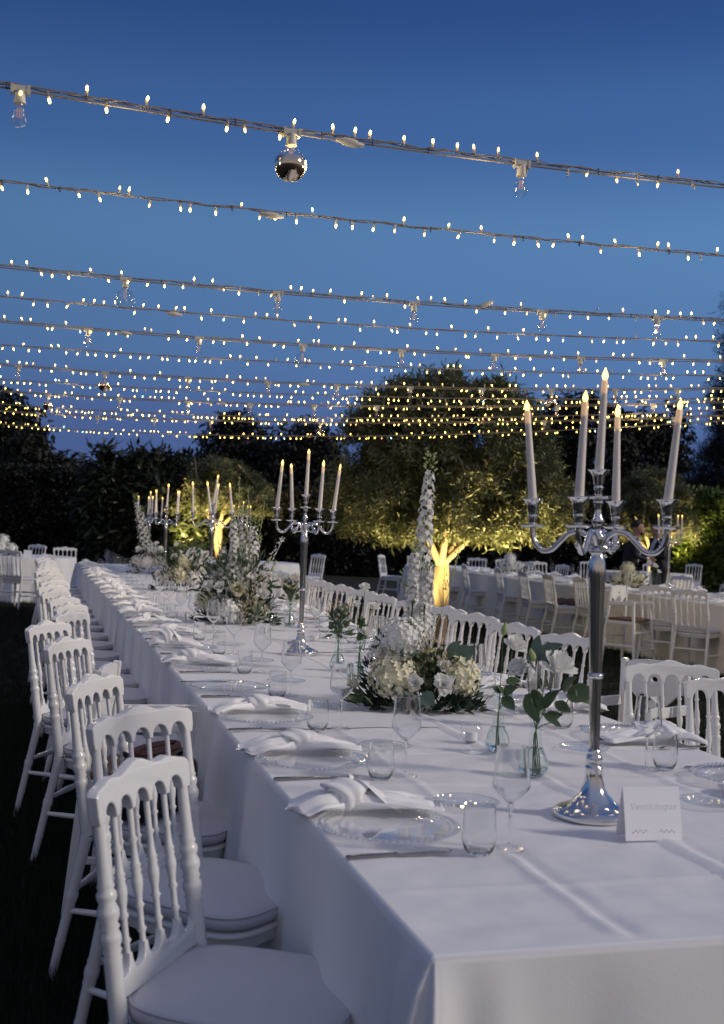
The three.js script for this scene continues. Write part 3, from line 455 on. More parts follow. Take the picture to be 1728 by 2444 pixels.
function candelabra(p, yaw, label, which, leans, tilt = 0) {
  let t;
  if (cand0) t = copyOf(cand0, label, 'candelabra'); else {
    t = cand0 = thing('candelabra', label, 'candelabra', 'five-candle silver candelabras');
    part('base', CA.base, MAT.silver, t); part('knop', CA.knop, MAT.silver, t); part('column', CA.column, MAT.silver, t); part('ring', CA.ring, MAT.silver, t); part('hub', CA.hub, MAT.silver, t); part('drip_pan', CA.stemPan, MAT.silver, t); part('candle_cup', CA.stemCup, MAT.silver, t);
    for (let k = 0; k < 4; k++) { const a = part('arm', CA.arm, MAT.silver, t); a.rotation.y = k * Math.PI / 2; part('drip_pan', CA.pan, MAT.silver, a); part('candle_cup', CA.cup, MAT.silver, a); }
  }
  t.position.copy(p); t.rotation.set(0, yaw, tilt, 'ZYX');
  const slots = []; for (let k = 0; k < 4; k++) { const a = yaw + k * Math.PI / 2; slots.push(V(p.x + .167 * Math.cos(a), p.y + .757, p.z - .167 * Math.sin(a))); }
  slots.sort((a, b) => a.x / -a.z - b.x / -b.z); slots.splice(2, 0, V(p.x, p.y + .829, p.z));
  const where = ['leftmost', 'second from left', 'tall middle', 'second from right', 'rightmost'];
  slots.forEach((s, i) => { s.x -= tilt * (s.y - p.y);
    const c = thing('taper_candle', `${where[i]} lit taper candle on the ${which}`, 'candle', 'lit taper candles');
    part('wax', CA.candle, MAT.wax, c); part('glowing_tip', CA.tip, MAT.candleTip, c); part('flame', CA.flame, MAT.flame, c);
    c.children[2].scale.set(.85 + .3 * R0(), .85 + .35 * R0(), .85 + .3 * R0()); c.children[2].position.y = .237 * (1 - c.children[2].scale.y); c.position.copy(s); const l = (leans?.[i] ?? (R0() - .5) * 6) * DEG, l2 = (R0() - .5) * 4 * DEG; c.rotation.set(l2, 0, -l);
  });
}
const YT = TOP + .003;
candelabra(T(.815, .707, YT), 1.10, 'tall silver candelabra nearest to us, behind the folded name card', 'nearest candelabra', [-5.7, 1.4, 1.3, -.6, 5.0], .019);
candelabra(T(4.26, .753, YT + .004), .50, 'tall silver candelabra in the middle of the long table, in front of the large olive', 'middle candelabra', [4.6, -3.3, 1.3, 2.6, 6.2]);
candelabra(T(8.1, .83, YT + .006), .03, 'tall silver candelabra in front of the small uplit olive, left of the tall white flowers', 'candelabra before the small olive', [-2.8, -8, 8, 5.6, -7]);
candelabra(T(11.29, .79, YT + .006), .9, 'tall silver candelabra left of the one before the small olive', 'fourth candelabra along the long table', [1, -2, 2, 1, 2]);
candelabra(T(14.9, .95, YT + .006), .35, 'farthest silver candelabra on the long table, above the leaning flower spire', 'farthest candelabra of the long table', [-1, 1, 0, 1, 1]);
candelabra(V(4.02, YT, -15.1), .75, 'silver candelabra on the long right-hand table, in line with the near candelabra\'s right arm', 'candelabra of the right-hand table');
candelabra(V(-2.15, YT, -20.9), .6, 'small distant candelabra on the round table behind the white flower spires', 'distant round table\'s candelabra');

// ---------------------------------------------------------------- place settings
const ST = (() => {
  const rr = rng(9);
  const beads = []; for (let k = 0; k < 2; k++) { const n = k ? 66 : 56, r = k ? .1555 : .142; for (let i = 0; i < n; i++) { const a = (i + k * .5) / n * 6.2832; beads.push(clean(new THREE.IcosahedronGeometry(k ? .0034 : .0028, 1).translate(r * Math.cos(a), k ? .0205 : .0178, r * Math.sin(a)))); } }
  const well = lathe([[.001, .0055], [.080, .0055], [.1025, .0062]], 64), swell = lathe([[.001, .004], [.044, .004], [.0525, .0048]], 48);
  const plate = lathe([[.1026, .0062], [.110, .0095], [.118, .0125], [.150, .0165], [.1645, .0190], [.166, .0180], [.1650, .0165], [.155, .0150]], 80);
  const plateFoot = lathe([[.088, .0062], [.09, .001], [.093, .001], [.094, .0062]], 48);
  const rim = new THREE.TorusGeometry(.165, .0018, 8, 80).rotateX(Math.PI / 2).translate(0, .0195, 0);
  const saucer = lathe([[.0526, .0048], [.058, .007], [.084, .0122], [.0855, .0112], [.084, .0095]], 56), srim = new THREE.TorusGeometry(.085, .0015, 6, 56).rotateX(Math.PI / 2).translate(0, .0125, 0);
  const sbeads = []; for (let i = 0; i < 44; i++) { const a = i / 44 * 6.2832; sbeads.push(clean(new THREE.IcosahedronGeometry(.0024, 1).translate(.077 * Math.cos(a), .0122, .077 * Math.sin(a)))); }
  const footDisc = lathe([[.0345, .0008], [.030, .0024], [.016, .005], [.006, .009], [.0042, .0125]], 36); const frim = clean(new THREE.TorusGeometry(.0345, .0009, 6, 44).rotateX(Math.PI / 2).translate(0, .001, 0)); const foot = lathe([[.001, .0122], [.0042, .0122], [.0040, .014], [.0036, .05], [.0038, .085], [.0062, .096], [.001, .0985]], 32);
  const bowl = lathe([[.001, .0985], [.008, .100], [.024, .115], [.037, .129], [.0412, .137], [.0412, .142], [.0395, .165], [.0365, .195], [.034, .222]], 40), bowlRim = new THREE.TorusGeometry(.034, .0007, 6, 48).rotateX(Math.PI / 2).translate(0, .237, 0);
  const tumb = lathe([[.027, .006], [.0305, .012], [.0368, .030], [.0375, .036], [.0362, .060], [.0325, .104]], 40), tbase = lathe([[.001, .0035], [.019, .003], [.024, .0012], [.0265, .0025], [.027, .0065]], 36), trim = new THREE.TorusGeometry(.0325, .0008, 6, 44).rotateX(Math.PI / 2).translate(0, .104, 0);
  const bowlS = lathe([[.001, .0985], [.008, .100], [.024, .115], [.037, .129], [.0412, .137], [.0412, .142], [.0395, .165], [.0365, .195], [.034, .222], [.0334, .2225], [.0328, .222], [.0353, .195], [.0383, .165], [.04, .142], [.0398, .138], [.0358, .1305], [.023, .1168], [.008, .1022], [.001, .1015]], 48);
  const tumbS = lathe([[.001, .001], [.024, .001], [.0275, .005], [.0315, .012], [.0368, .030], [.0375, .036], [.0362, .060], [.0325, .104], [.0318, .1045], [.0311, .104], [.0348, .060], [.036, .036], [.0354, .0305], [.0300, .014], [.024, .009], [.001, .0085]], 48);
  const flat = (pts, th) => { const s = new THREE.Shape(); pts.forEach(([x, y], i) => i ? s.lineTo(x, y) : s.moveTo(x, y)); const g = new THREE.ExtrudeGeometry(s, { depth: th, bevelEnabled: true, bevelSize: .0008, bevelThickness: .0008, bevelSegments: 2, curveSegments: 6 }); return clean(g.rotateX(-Math.PI / 2)); };
  const handle = (l, r) => { const g = lathe([[.001, 0], [r * .8, .003], [r, .012], [r * .85, l * .5], [r * .7, l * .9], [r * .55, l]], 14); g.rotateZ(-Math.PI / 2).scale(1, .55, 1); return clean(g); };
  const knifeH = handle(.112, .0085).translate(0, .006, 0), blade = flat([[.108, -.004], [.125, -.0075], [.20, -.0085], [.228, -.006], [.240, .0035], [.20, .0045], [.108, .004]], .0016).translate(0, .004, 0), bolster = clean(new THREE.CylinderGeometry(.006, .0055, .008, 12).rotateZ(Math.PI / 2).scale(1, .7, 1).translate(.111, .006, 0));
  const tines = []; for (let i = 0; i < 4; i++) tines.push(tube([V(.165, .006, (i - 1.5) * .0062), V(.19, .0035, (i - 1.5) * .0062), V(.215, .009, (i - 1.5) * .006)], .0013, 8, 5));
  const forkH = merge([handle(.13, .0065).translate(0, .006, 0), flat([[.125, -.003], [.15, -.009], [.168, -.0115], [.168, .0115], [.15, .009], [.125, .003]], .0016).translate(0, .0045, 0)]), fork = merge(tines);
  const napkins = [0, 1, 2, 3].map(v => {
    const sd = 11 + v * 7.3, k0 = .36 + .10 * (v % 2), pk = v === 0 ? 1.25 : v === 2 ? 1.05 : .8;
    const sheet = grid(64, 56, (u, w, o) => {
      const l = clamp((k0 - u) / k0), r = clamp((u - k0) / (1 - k0)); const tail = u < k0 ? Math.pow(l, .75) : Math.pow(r, .7);
      const W = lerp(.020, u < k0 ? .078 : .074, Math.pow(tail, .8)) * (1 - .75 * smooth(.93, 1, Math.max(l, r))), H = lerp(.024, .006, tail) * (1 - .6 * smooth(.9, 1, Math.max(l, r)));
      const ang = w * Math.PI * 2, c = Math.cos(ang), s = Math.sin(ang), zz = c * W, up = Math.max(0, s);
      const pleat = (.008 * Math.sin(c * 6.5 + sd + u * 3) + .007 * Math.sin(c * 13 + sd * 2 - u * 5)) * smooth(0, .3, tail) * (1 - .35 * tail) + .006 * perlin.noise(u * 7, c * 2.5, sd);
      const drape = lerp(.020, .001, smooth(.5, 1, l)) * (u < k0 ? 1 : 0) + lerp(.020, .008, smooth(.4, 1, r)) * (u >= k0 ? 1 : 0);
      const wav = .018 * Math.sin(u * 4 + sd) * tail;
      o.set(lerp(-.015, .345, u) + .012 * Math.sin(c * 3 + sd) * tail, Math.max(.0022 * (s < 0 ? 1 : 1.6), drape + s * H + (s > 0 ? pleat * Math.sqrt(up) : 0)), zz + wav);
    });
    const kx = lerp(-.015, .345, k0);
    const knot = grid(40, 40, (u, w, o) => { // a thick band wound over the waist
      const a = u * Math.PI * 2, b = w * Math.PI * 2, R1 = .026, th = .018 * (1 + .25 * Math.sin(a * 2 + sd)); const rip = 1 + .16 * Math.sin(b * 5 + a * 2 + sd) + .12 * perlin.noise(Math.cos(a) * 2 + sd, Math.sin(a) * 2, Math.cos(b) * 2);
      const z = Math.cos(a) * 1.1 * (R1 + th * .7 * Math.cos(b) * rip), y = .036 + Math.sin(a) * (R1 * .72 * pk + th * .7 * Math.cos(b) * rip), x = Math.sin(b) * th * 1.75 * rip * (1 + .3 * Math.sin(a)); o.set(kx + x + .35 * z, Math.max(.004, y), z);
    });
    const flap = grid(14, 12, (u, w, o) => { const s = (w - .5) * 2; o.set(kx + .02 + u * .10, .055 * pk * (1 - u * .75) + .012 * Math.sin(s * 3 + u * 4 + sd), -.012 + s * (.018 + .05 * u) + .02 * u); });
    return merge([sheet, knot, flap]);
  });
  return { well, swell, bowlS, tumbS, plate, beads: merge(beads), rim: clean(rim), footDisc, frim, saucer, srim: clean(srim), sbeads: merge(sbeads), foot, bowl, bowlRim: clean(bowlRim), tumb, tbase: clean(tbase), trim: clean(trim), knifeH, blade, bolster, forkH, fork, napkins };
})();
const kinds = {
  charger_plate: t => { part('well', ST.well, MAT.paneGlass, t); part('rim', ST.plate, MAT.plateGlass, t); part('beading', ST.beads, MAT.solidGlass, t); },
  bread_plate: t => { part('well', ST.swell, MAT.paneGlass, t); part('rim', ST.saucer, MAT.plateGlass, t); part('beading', ST.sbeads, MAT.solidGlass, t); },
  wine_glass: t => { part('stem', ST.foot, MAT.solidGlass, t); part('foot', ST.footDisc, MAT.paneGlass, t); part('foot_rim', ST.frim, MAT.solidGlass, t); part('bowl', ST.bowl, MAT.paneGlass, t); part('rim', ST.bowlRim, MAT.solidGlass, t); },
  tumbler: t => { part('base', ST.tbase, MAT.paneGlass, t); part('wall', ST.tumb, MAT.paneGlass, t); part('rim', ST.trim, MAT.solidGlass, t); },
  knife: t => { part('handle', ST.knifeH, MAT.steel, t); part('bolster', ST.bolster, MAT.steel, t); part('blade', ST.blade, MAT.steel, t); },
  fork: t => { part('handle', ST.forkH, MAT.steel, t); part('tines', ST.fork, MAT.steel, t); },
};
kinds.wine_glass_near = t => { part('stem', ST.foot, MAT.solidGlass, t); part('foot', ST.footDisc, MAT.paneGlass, t); part('foot_rim', ST.frim, MAT.solidGlass, t); part('bowl', ST.bowlS, MAT.solidGlass, t); };
kinds.tumbler_near = t => { part('wall', ST.tumbS, MAT.solidGlass, t); };
const catOf = { charger_plate: 'plate', bread_plate: 'bread plate', wine_glass: 'wine glass', tumbler: 'tumbler', knife: 'knife', fork: 'fork', napkin: 'napkin' };
const looks = { charger_plate: 'beaded glass charger plate', bread_plate: 'small glass side plate', wine_glass: 'stemmed wine glass', tumbler: 'stemless glass tumbler', knife: 'steel table knife', fork: 'steel table fork', napkin: 'knotted white napkin' };
const groupOf = { charger_plate: 'glass charger plates', bread_plate: 'glass side plates', wine_glass: 'wine glasses', tumbler: 'stemless tumblers', knife: 'table knives', fork: 'forks', napkin: 'knotted napkins' };
const first = {};
const rs = rng(404);
function ware(kind, p, turn, where, tilt = 0, near = false) {
  let t; const label = looks[kind] + ', ' + where;
  if (kind === 'napkin') t = single('napkin', ST.napkins[tilt], MAT.napkin, label, 'napkin', groupOf.napkin);
  else { const key = near && kinds[kind + '_near'] ? kind + '_near' : kind; if (first[key]) t = copyOf(first[key], label, kind); else { t = first[key] = thing(kind, label, catOf[kind], groupOf[kind]); kinds[key](t); } }
  t.position.copy(p); t.rotation.y = turn; return t;
}
// one place laid at the table's edge: (a, b) is the plate's centre; side 1 = sitter on the left edge, -1 = on the right edge
function place(a, b, side, where, o = {}) {
  const turn = TH + (side > 0 ? 0 : Math.PI), lift = (a > 6.9 ? .006 : a > 2.1 || side < 0 ? .0045 : .001) + (o.lift ?? 0); const P = (dx, dz, y = 0) => T(a - side * dz, b + side * dx, TOP + lift + y); const j = k => (rs() - .5) * k;
  if (!o.noPlate) ware('charger_plate', P(j(.015), j(.015)), turn + j(1), where);
  if (!o.noNapkin) { const n = o.napkin ?? Math.floor(rs() * 4); const m = ware('napkin', P(-.165 + j(.03), -.15 + j(.03), .010), turn + (o.napTurn ?? j(.6)), where, n); if (o.napTurn === undefined) m.scale.set(.82 + .25 * rs(), .7 + .5 * rs(), (rs() < .5 ? 1 : -1) * (.85 + .3 * rs())); }
  ware('knife', P(-.158 + j(.02), .205 + j(.02)), turn + (o.knifeTurn ?? j(.08)), where);
  if (!o.sparse) { ware('fork', P(-.175, -.205 + j(.015)), turn + .08 + j(.08), where); ware('bread_plate', P(.275 + j(.02), -.225 + j(.03)), turn, where); }
  ware('tumbler', P(.147 + j(.02), .205 + j(.02)), turn + j(6), where, 0, a < 8.5 && !o.sparse);
  ware('wine_glass', P(.222 + j(.02), .175 + j(.02)), turn + j(6), where, 0, a < 8.5 && !o.sparse);
}
for (let i = 0; i < 21; i++) place(.757 + .731 * i, .163 + (i > 3 ? (rs() - .5) * .02 : 0), 1, i === 0 ? 'nearest place on the left side of the long table' : `${ORD[i]} place from us, left side of the long table`, { napkin: [0, 1, 3, undefined, 2][i], napTurn: [.06, .04, .02, .1, -.2][i], knifeTurn: i < 3 ? .06 : undefined, noNapkin: i === 3 });
for (let i = 0; i < 21; i++) place(1.12 + .70 * i, 1.35, -1, i === 0 ? 'nearest place on the right side of the long table' : `${ORD[i]} place from us, right side of the long table`, { napkin: [1, 2, 0, 3][i], napTurn: [.1, -.12, .15][i] });
for (let i = 0; i < 14; i++) place(8.6 + .74 * i, 6.8, 1, `${ORD[i]} place from the right, our side of the right-hand table`, { sparse: true, lift: .004 });
for (let i = 0; i < 14; i++) place(8.4 + .74 * i, 7.92, -1, `${ORD[i]} place from the right, far side of the right-hand table`, { sparse: true, lift: .004 });
{ // folded name card with handwriting
  const c = document.createElement('canvas'); c.width = 512; c.height = 480; const x = c.getContext('2d'); x.fillStyle = '#f1f0f4'; x.fillRect(0, 0, 512, 480);
  x.fillStyle = '#c6c5d0'; x.font = 'italic 74px serif'; x.textAlign = 'center'; x.fillText('Venticinque', 262, 205);
  x.strokeStyle = '#b9b8c4'; x.fillStyle = '#a2a2ae'; x.lineWidth = 3;
  for (const s of [-1, 1]) { x.beginPath(); x.moveTo(256 + s * 40, 400); x.quadraticCurveTo(256 + s * 110, 388 + 6 * s, 256 + s * 190, 400); x.stroke(); for (let i = 0; i < 6; i++) { const px = 256 + s * (70 + i * 23), py = 397 + (i % 2 ? 9 : -9); x.beginPath(); x.ellipse(px, py, 10, 5, (i % 2 ? .6 : -.6) * s, 0, 6.3); x.fill(); } }
  const tx = new THREE.CanvasTexture(c); tx.colorSpace = THREE.SRGBColorSpace;
  const m = std(.84, .84, .86, .7), mp = new THREE.MeshStandardMaterial({ map: tx, roughness: .7, side: THREE.DoubleSide });
  const t = thing('name_card', 'folded white tent card with faint grey handwriting in front of the nearest candelabra', 'card');
  const W = .138, H = .118, D = .026; const wall = (s, mat, name) => { const g = new THREE.PlaneGeometry(W, H, 8, 10); const p = g.attributes.position; for (let i = 0; i < p.count; i++) { const y = p.getY(i) + H / 2, k = clamp(y / H); p.setXYZ(i, p.getX(i), y * .985, s * D * (1 - Math.pow(k, 1.25)) + .0004 * s); } if (s < 0) { const ix = g.index.array; for (let i = 0; i < ix.length; i += 3) [ix[i], ix[i + 1]] = [ix[i + 1], ix[i]]; } g.computeVertexNormals(); part(name, g, mat, t); };
  wall(1, mp, 'front_panel'); wall(-1, m, 'back_panel');
  t.position.copy(T(.61, .742, TOP + .004)); t.rotation.y = TH - .07;
}

// ---------------------------------------------------------------- flowers
const rf = rng(909);
const FLORET4 = merge([0, 1, 2, 3].map(i => placed(leaf(.0135, .0125, -.25, .1, 2, .8), 0, 0, 0, 0, i * Math.PI / 2, .15)));   // faces +y
const FLORET5 = merge([0, 1, 2, 3, 4].map(i => placed(leaf(.0150, .0125, .25, .12, 2, .7), 0, 0, 0, 0, i * 1.2566, .42)));
const DAISY = merge(Array.from({ length: 10 }, (_, i) => placed(leaf(.0072, .0036, .15, 0, 1, .6), 0, 0, 0, 0, i * .6283, -.05).translate(0, 0, 0))), DEYE = clean(new THREE.SphereGeometry(.0030, 8, 5).scale(1, .8, 1));
function hydrangea(c, r, n, seed) { const q = rng(seed), L = []; for (let i = 0; i < n; i++) { const y = 1 - 1.72 * (i + .5) / n, s = Math.sqrt(1 - y * y), a = i * 2.39996 + q() * .3; const d = V(Math.cos(a) * s, y, Math.sin(a) * s), k = r * (.90 + .16 * q() + .12 * perlin.noise(d.x * 3 + seed, d.y * 3, d.z * 3)); L.push(aim(FLORET4, d.clone().multiplyScalar(k).add(c), d.clone().add(V(q() - .5, q() - .5, q() - .5).multiplyScalar(.7)), q() * 6, (.85 + .5 * q()) * Math.max(.75, r / .085))); } L.push(clean(new THREE.SphereGeometry(r * .78, 16, 10).translate(c.x, c.y, c.z))); return merge(L); }
function rose(c, r, dir, seed, openMax = 1) {
  const q = rng(seed), L = []; const N = 15;
  for (let k = 0; k < N; k++) { const t = k / (N - 1), open = lerp(.28, openMax, Math.pow(t, 1.1)), az = k * 2.4, sp = lerp(.95, .68, t); L.push(grid(5, 6, (u, v, o) => { const e = (v - .5) * 2 * sp * Math.sin(Math.PI * (.16 + .72 * u)), edge = smooth(.6, 1, u); const rad = r * (.10 + .95 * Math.pow(u, .8) * open * (1 + .06 * Math.sin(v * 11 + k)) - .1 * (v - .5) ** 2), y = r * (1.15 * u * (1.1 - .35 * open) - .42 * u * u * open * open - .12 * Math.abs(v - .5) * edge + .05 * edge * Math.sin(v * 13 + k * 2)); o.set(Math.cos(az + e) * rad, y, Math.sin(az + e) * rad); })); }
  return aim(merge(L), c, dir, q() * 6);
}
function bud(c, dir, s) { return aim(lathe([[.001, 0], [.006, .003], [.0095, .012], [.008, .022], [.004, .032], [.001, .036]], 10), c, dir, 0, s); }
function spire(p0, p1, n, R, seed, m0 = .0, bend = .03) {
  const q = rng(seed), mid = p0.clone().lerp(p1, .5).add(V(bend * (q() - .5) * 2, 0, bend * (q() - .5))), cv = new THREE.CatmullRomCurve3([p0, mid, p1]), L = [], B = [], S = [taperTube([p0, mid, p1], .0045, .0018, 14, 6)];
  for (let i = 0; i < n; i++) { const t = m0 + (1 - m0) * (i + q() * .5) / n, c = cv.getPointAt(Math.min(t, .999)), a = i * 2.39996 + q() * .5, d = V(Math.cos(a), .12 + .3 * q(), Math.sin(a)).normalize(), tt = (t - m0) / (1 - m0), rad = R * (1 - .62 * Math.pow(tt, 1.6)) * (.6 + .45 * q()); const f = c.clone().addScaledVector(d, rad); if (tt > .87) B.push(bud(f, d.clone().add(V(0, .5, 0)), .35 + .3 * q())); else { const s = (1.45 - .62 * tt) * (.75 + .45 * q()); L.push(aim(FLORET5, f, d, q() * 6, s)); L.push(aim(FLORET5, f.clone().addScaledVector(d, .004), d, q() * 6, s * .62)); } if (i % 2) S.push(rod(c, f, .0009, .0009, 4)); }
  return { petals: merge(L), stems: merge(S), buds: B.length ? merge(B) : null };
}
function daisies(list, t) { const P = [], E = [], S = []; for (const [c, d, s, root] of list) { P.push(aim(DAISY, c, d, rf() * 6, s)); E.push(aim(DEYE, c, d, 0, s)); if (root) S.push(tube([root, root.clone().lerp(c, .6).add(V((rf() - .5) * .015, .012, (rf() - .5) * .015)), c], .0007, 6, 4)); } const m = part('chamomile', merge(P), MAT.petal, t); part('yellow_centre', merge(E), MAT.yellow, m); if (S.length) part('chamomile_stems', merge(S), MAT.stem, t); }
function greens(t, c, spread, n, len, mat, seed, name = 'greenery') { const q = rng(seed), L = []; for (let i = 0; i < n; i++) { const a = q() * 6.283, el = q() * 1.3 - .15, d = V(Math.cos(a) * Math.cos(el), Math.sin(el), Math.sin(a) * Math.cos(el)), p = c.clone().add(V(d.x * spread.x, Math.max(.004, d.y * spread.y), d.z * spread.z).multiplyScalar(.55 + .45 * q())); p.y = Math.max(p.y, c.y + .006); L.push(aim(leaf(len * (.6 + .8 * q()), len * .34, .3, .1, 2).rotateZ(Math.PI / 2), p, d.add(V(q() - .5, q() * .6, q() - .5)), q() * 6)); } return part(name, merge(L), mat, t); }
function bigLeaf(t, p, dir, len, wid, roll, mat = MAT.eucalyptus, round = .75) { return part('leaf', aim(leaf(len, wid, .22, .10, 7, round).rotateZ(Math.PI / 2), p, dir, roll), mat, t); }
function addSpire(t, ...a) { const s = spire(...a); part('delphinium', s.petals, MAT.petal, t); part('flower_stem', s.stems, MAT.stem, t); if (s.buds) part('buds', s.buds, MAT.bud, t); }

{ // nearest arrangement, with one tall spire
  const t = thing('flower_arrangement', 'hydrangea and rose arrangement with one very tall delphinium spire, nearest to us', 'flowers', 'flower arrangements along the long table'); t.position.copy(T(2.5, .825, YT));
  part('hydrangea', hydrangea(V(-.075, .262, .02), .082, 150, 1), MAT.petal, t); part('hydrangea', hydrangea(V(-.015, .305, -.04), .07, 110, 2), MAT.petal, t); part('hydrangea', hydrangea(V(-.10, .118, .085), .088, 160, 3), MAT.cream, t); part('hydrangea', hydrangea(V(.145, .122, .04), .080, 150, 4), MAT.cream, t); part('hydrangea', hydrangea(V(-.12, .20, -.03), .075, 120, 5), MAT.petal, t); part('hydrangea', hydrangea(V(.04, .12, -.12), .09, 120, 6), MAT.cream, t);
  part('rose', rose(V(-.02, .11, .155), .040, V(-.3, .25, 1), 1, .9), MAT.petal, t); part('rose', rose(V(.082, .105, .135), .046, V(.1, .3, 1), 2, 1), MAT.petal, t); part('rose', rose(V(.085, .165, .095), .034, V(-.1, .7, 1), 3, .8), MAT.petal, t); part('rose', rose(V(-.235, .085, .08), .036, V(-.8, .4, .6), 4, .7), MAT.cream, t);
  const D = []; for (let i = 0; i < 34; i++) { const a = rf() * 6.28, k = Math.sqrt(rf()) * .062; D.push([V(.035 + Math.cos(a) * k, .235 + Math.sin(a) * k * .85, .075 + rf() * .05), V(Math.cos(a) * .5, .4 + Math.sin(a) * .3, 1), 1.15 + .3 * rf(), V(.03, .15, .06)]); } for (let i = 0; i < 8; i++) D.push([V(.07 + rf() * .05, .19 - i * .004, .10 + rf() * .02), V(.3, .4, 1), 1.1, V(.05, .12, .06)]); for (let i = 0; i < 6; i++) D.push([V(-.03 + (rf() - .5) * .05, .082 + (rf() - .5) * .04, .185), V(0, .2, 1), 1.05]); for (let i = 0; i < 7; i++) D.push([V(-.165 + rf() * .03, .19 + rf() * .05, .05), V(-.5, .4, 1), .95, V(-.12, .14, .02)]); daisies(D, t);
  greens(t, V(0, 0, 0), V(.24, .14, .17), 420, .06, MAT.darkGreen, 11); greens(t, V(.03, .13, .03), V(.10, .10, .08), 200, .04, MAT.leafGreen, 12, 'fern_leaves'); greens(t, V(.14, 0, .07), V(.09, .05, .06), 70, .045, MAT.darkGreen, 17, 'fern_leaves');
  for (const [x, y, z, dx, dy, dz, l, w, ro] of [[.10, .20, .07, .35, .75, .3, .085, .075, .3], [.135, .205, .06, .9, .55, .35, .075, .07, 1], [.155, .20, .04, .7, .8, .1, .07, .06, .5], [-.065, .17, .10, -.25, .85, .5, .075, .07, .2], [-.045, .185, .09, .35, .8, .5, .06, .06, -.3], [-.03, .075, .165, -.4, -.25, 1, .07, .062, .4], [.0, .07, .17, .6, -.3, .9, .075, .066, -.2], [.13, .045, .12, .2, -.45, 1, .06, .055, .3], [.165, .04, .10, .8, -.4, .8, .055, .05, 1], [-.21, .06, .10, -.9, .25, .4, .075, .05, .8], [-.22, .05, .12, -.8, -.1, .6, .08, .06, .1], [-.19, .045, .14, -.4, .1, 1, .07, .06, .6], [-.20, .11, .05, -.7, .8, .2, .06, .04, .3], [-.14, .245, .0, -.9, .35, .2, .045, .042, .4], [-.155, .235, .0, -.8, -.3, .4, .045, .04, .1], [-.145, .262, -.01, -.6, .8, .2, .04, .04, .7]]) bigLeaf(t, V(x, y, z), V(dx, dy, dz), l, w, ro, x < -.13 ? MAT.leafGreen : MAT.eucalyptus, .8);
  greens(t, V(-.20, .14, .03), V(.03, .035, .03), 60, .02, MAT.darkGreen, 13, 'dark_berries');
  addSpire(t, V(-.015, .24, -.02), V(.012, .985, -.03), 125, .036, 21, .2, .012); addSpire(t, V(-.045, .24, .015), V(-.036, .62, .01), 60, .030, 22, .42, .01); addSpire(t, V(.01, .24, .01), V(.022, .55, .02), 46, .027, 23, .46, .01);
  for (const [a, b, s] of [[V(.05, .3, 0), V(.135, .61, -.02), 3], [V(-.05, .3, 0), V(-.085, .52, .02), 4]]) { const q = rng(s), L = [tube([a, a.clone().lerp(b, .5).add(V(.012, 0, 0)), b], .0015, 12, 5)]; for (let i = 0; i < 26; i++) { const p = a.clone().lerp(b, .45 + .55 * q()); L.push(bud(p.clone().add(V((q() - .5) * .03, q() * .015, (q() - .5) * .03)), V(q() - .5, 1, q() - .5), .28)); L.push(rod(p, p.clone().add(V((q() - .5) * .03, .012, 0)), .0007, .0007, 4)); } part('wispy_stem', merge(L), MAT.bud, t); }
}
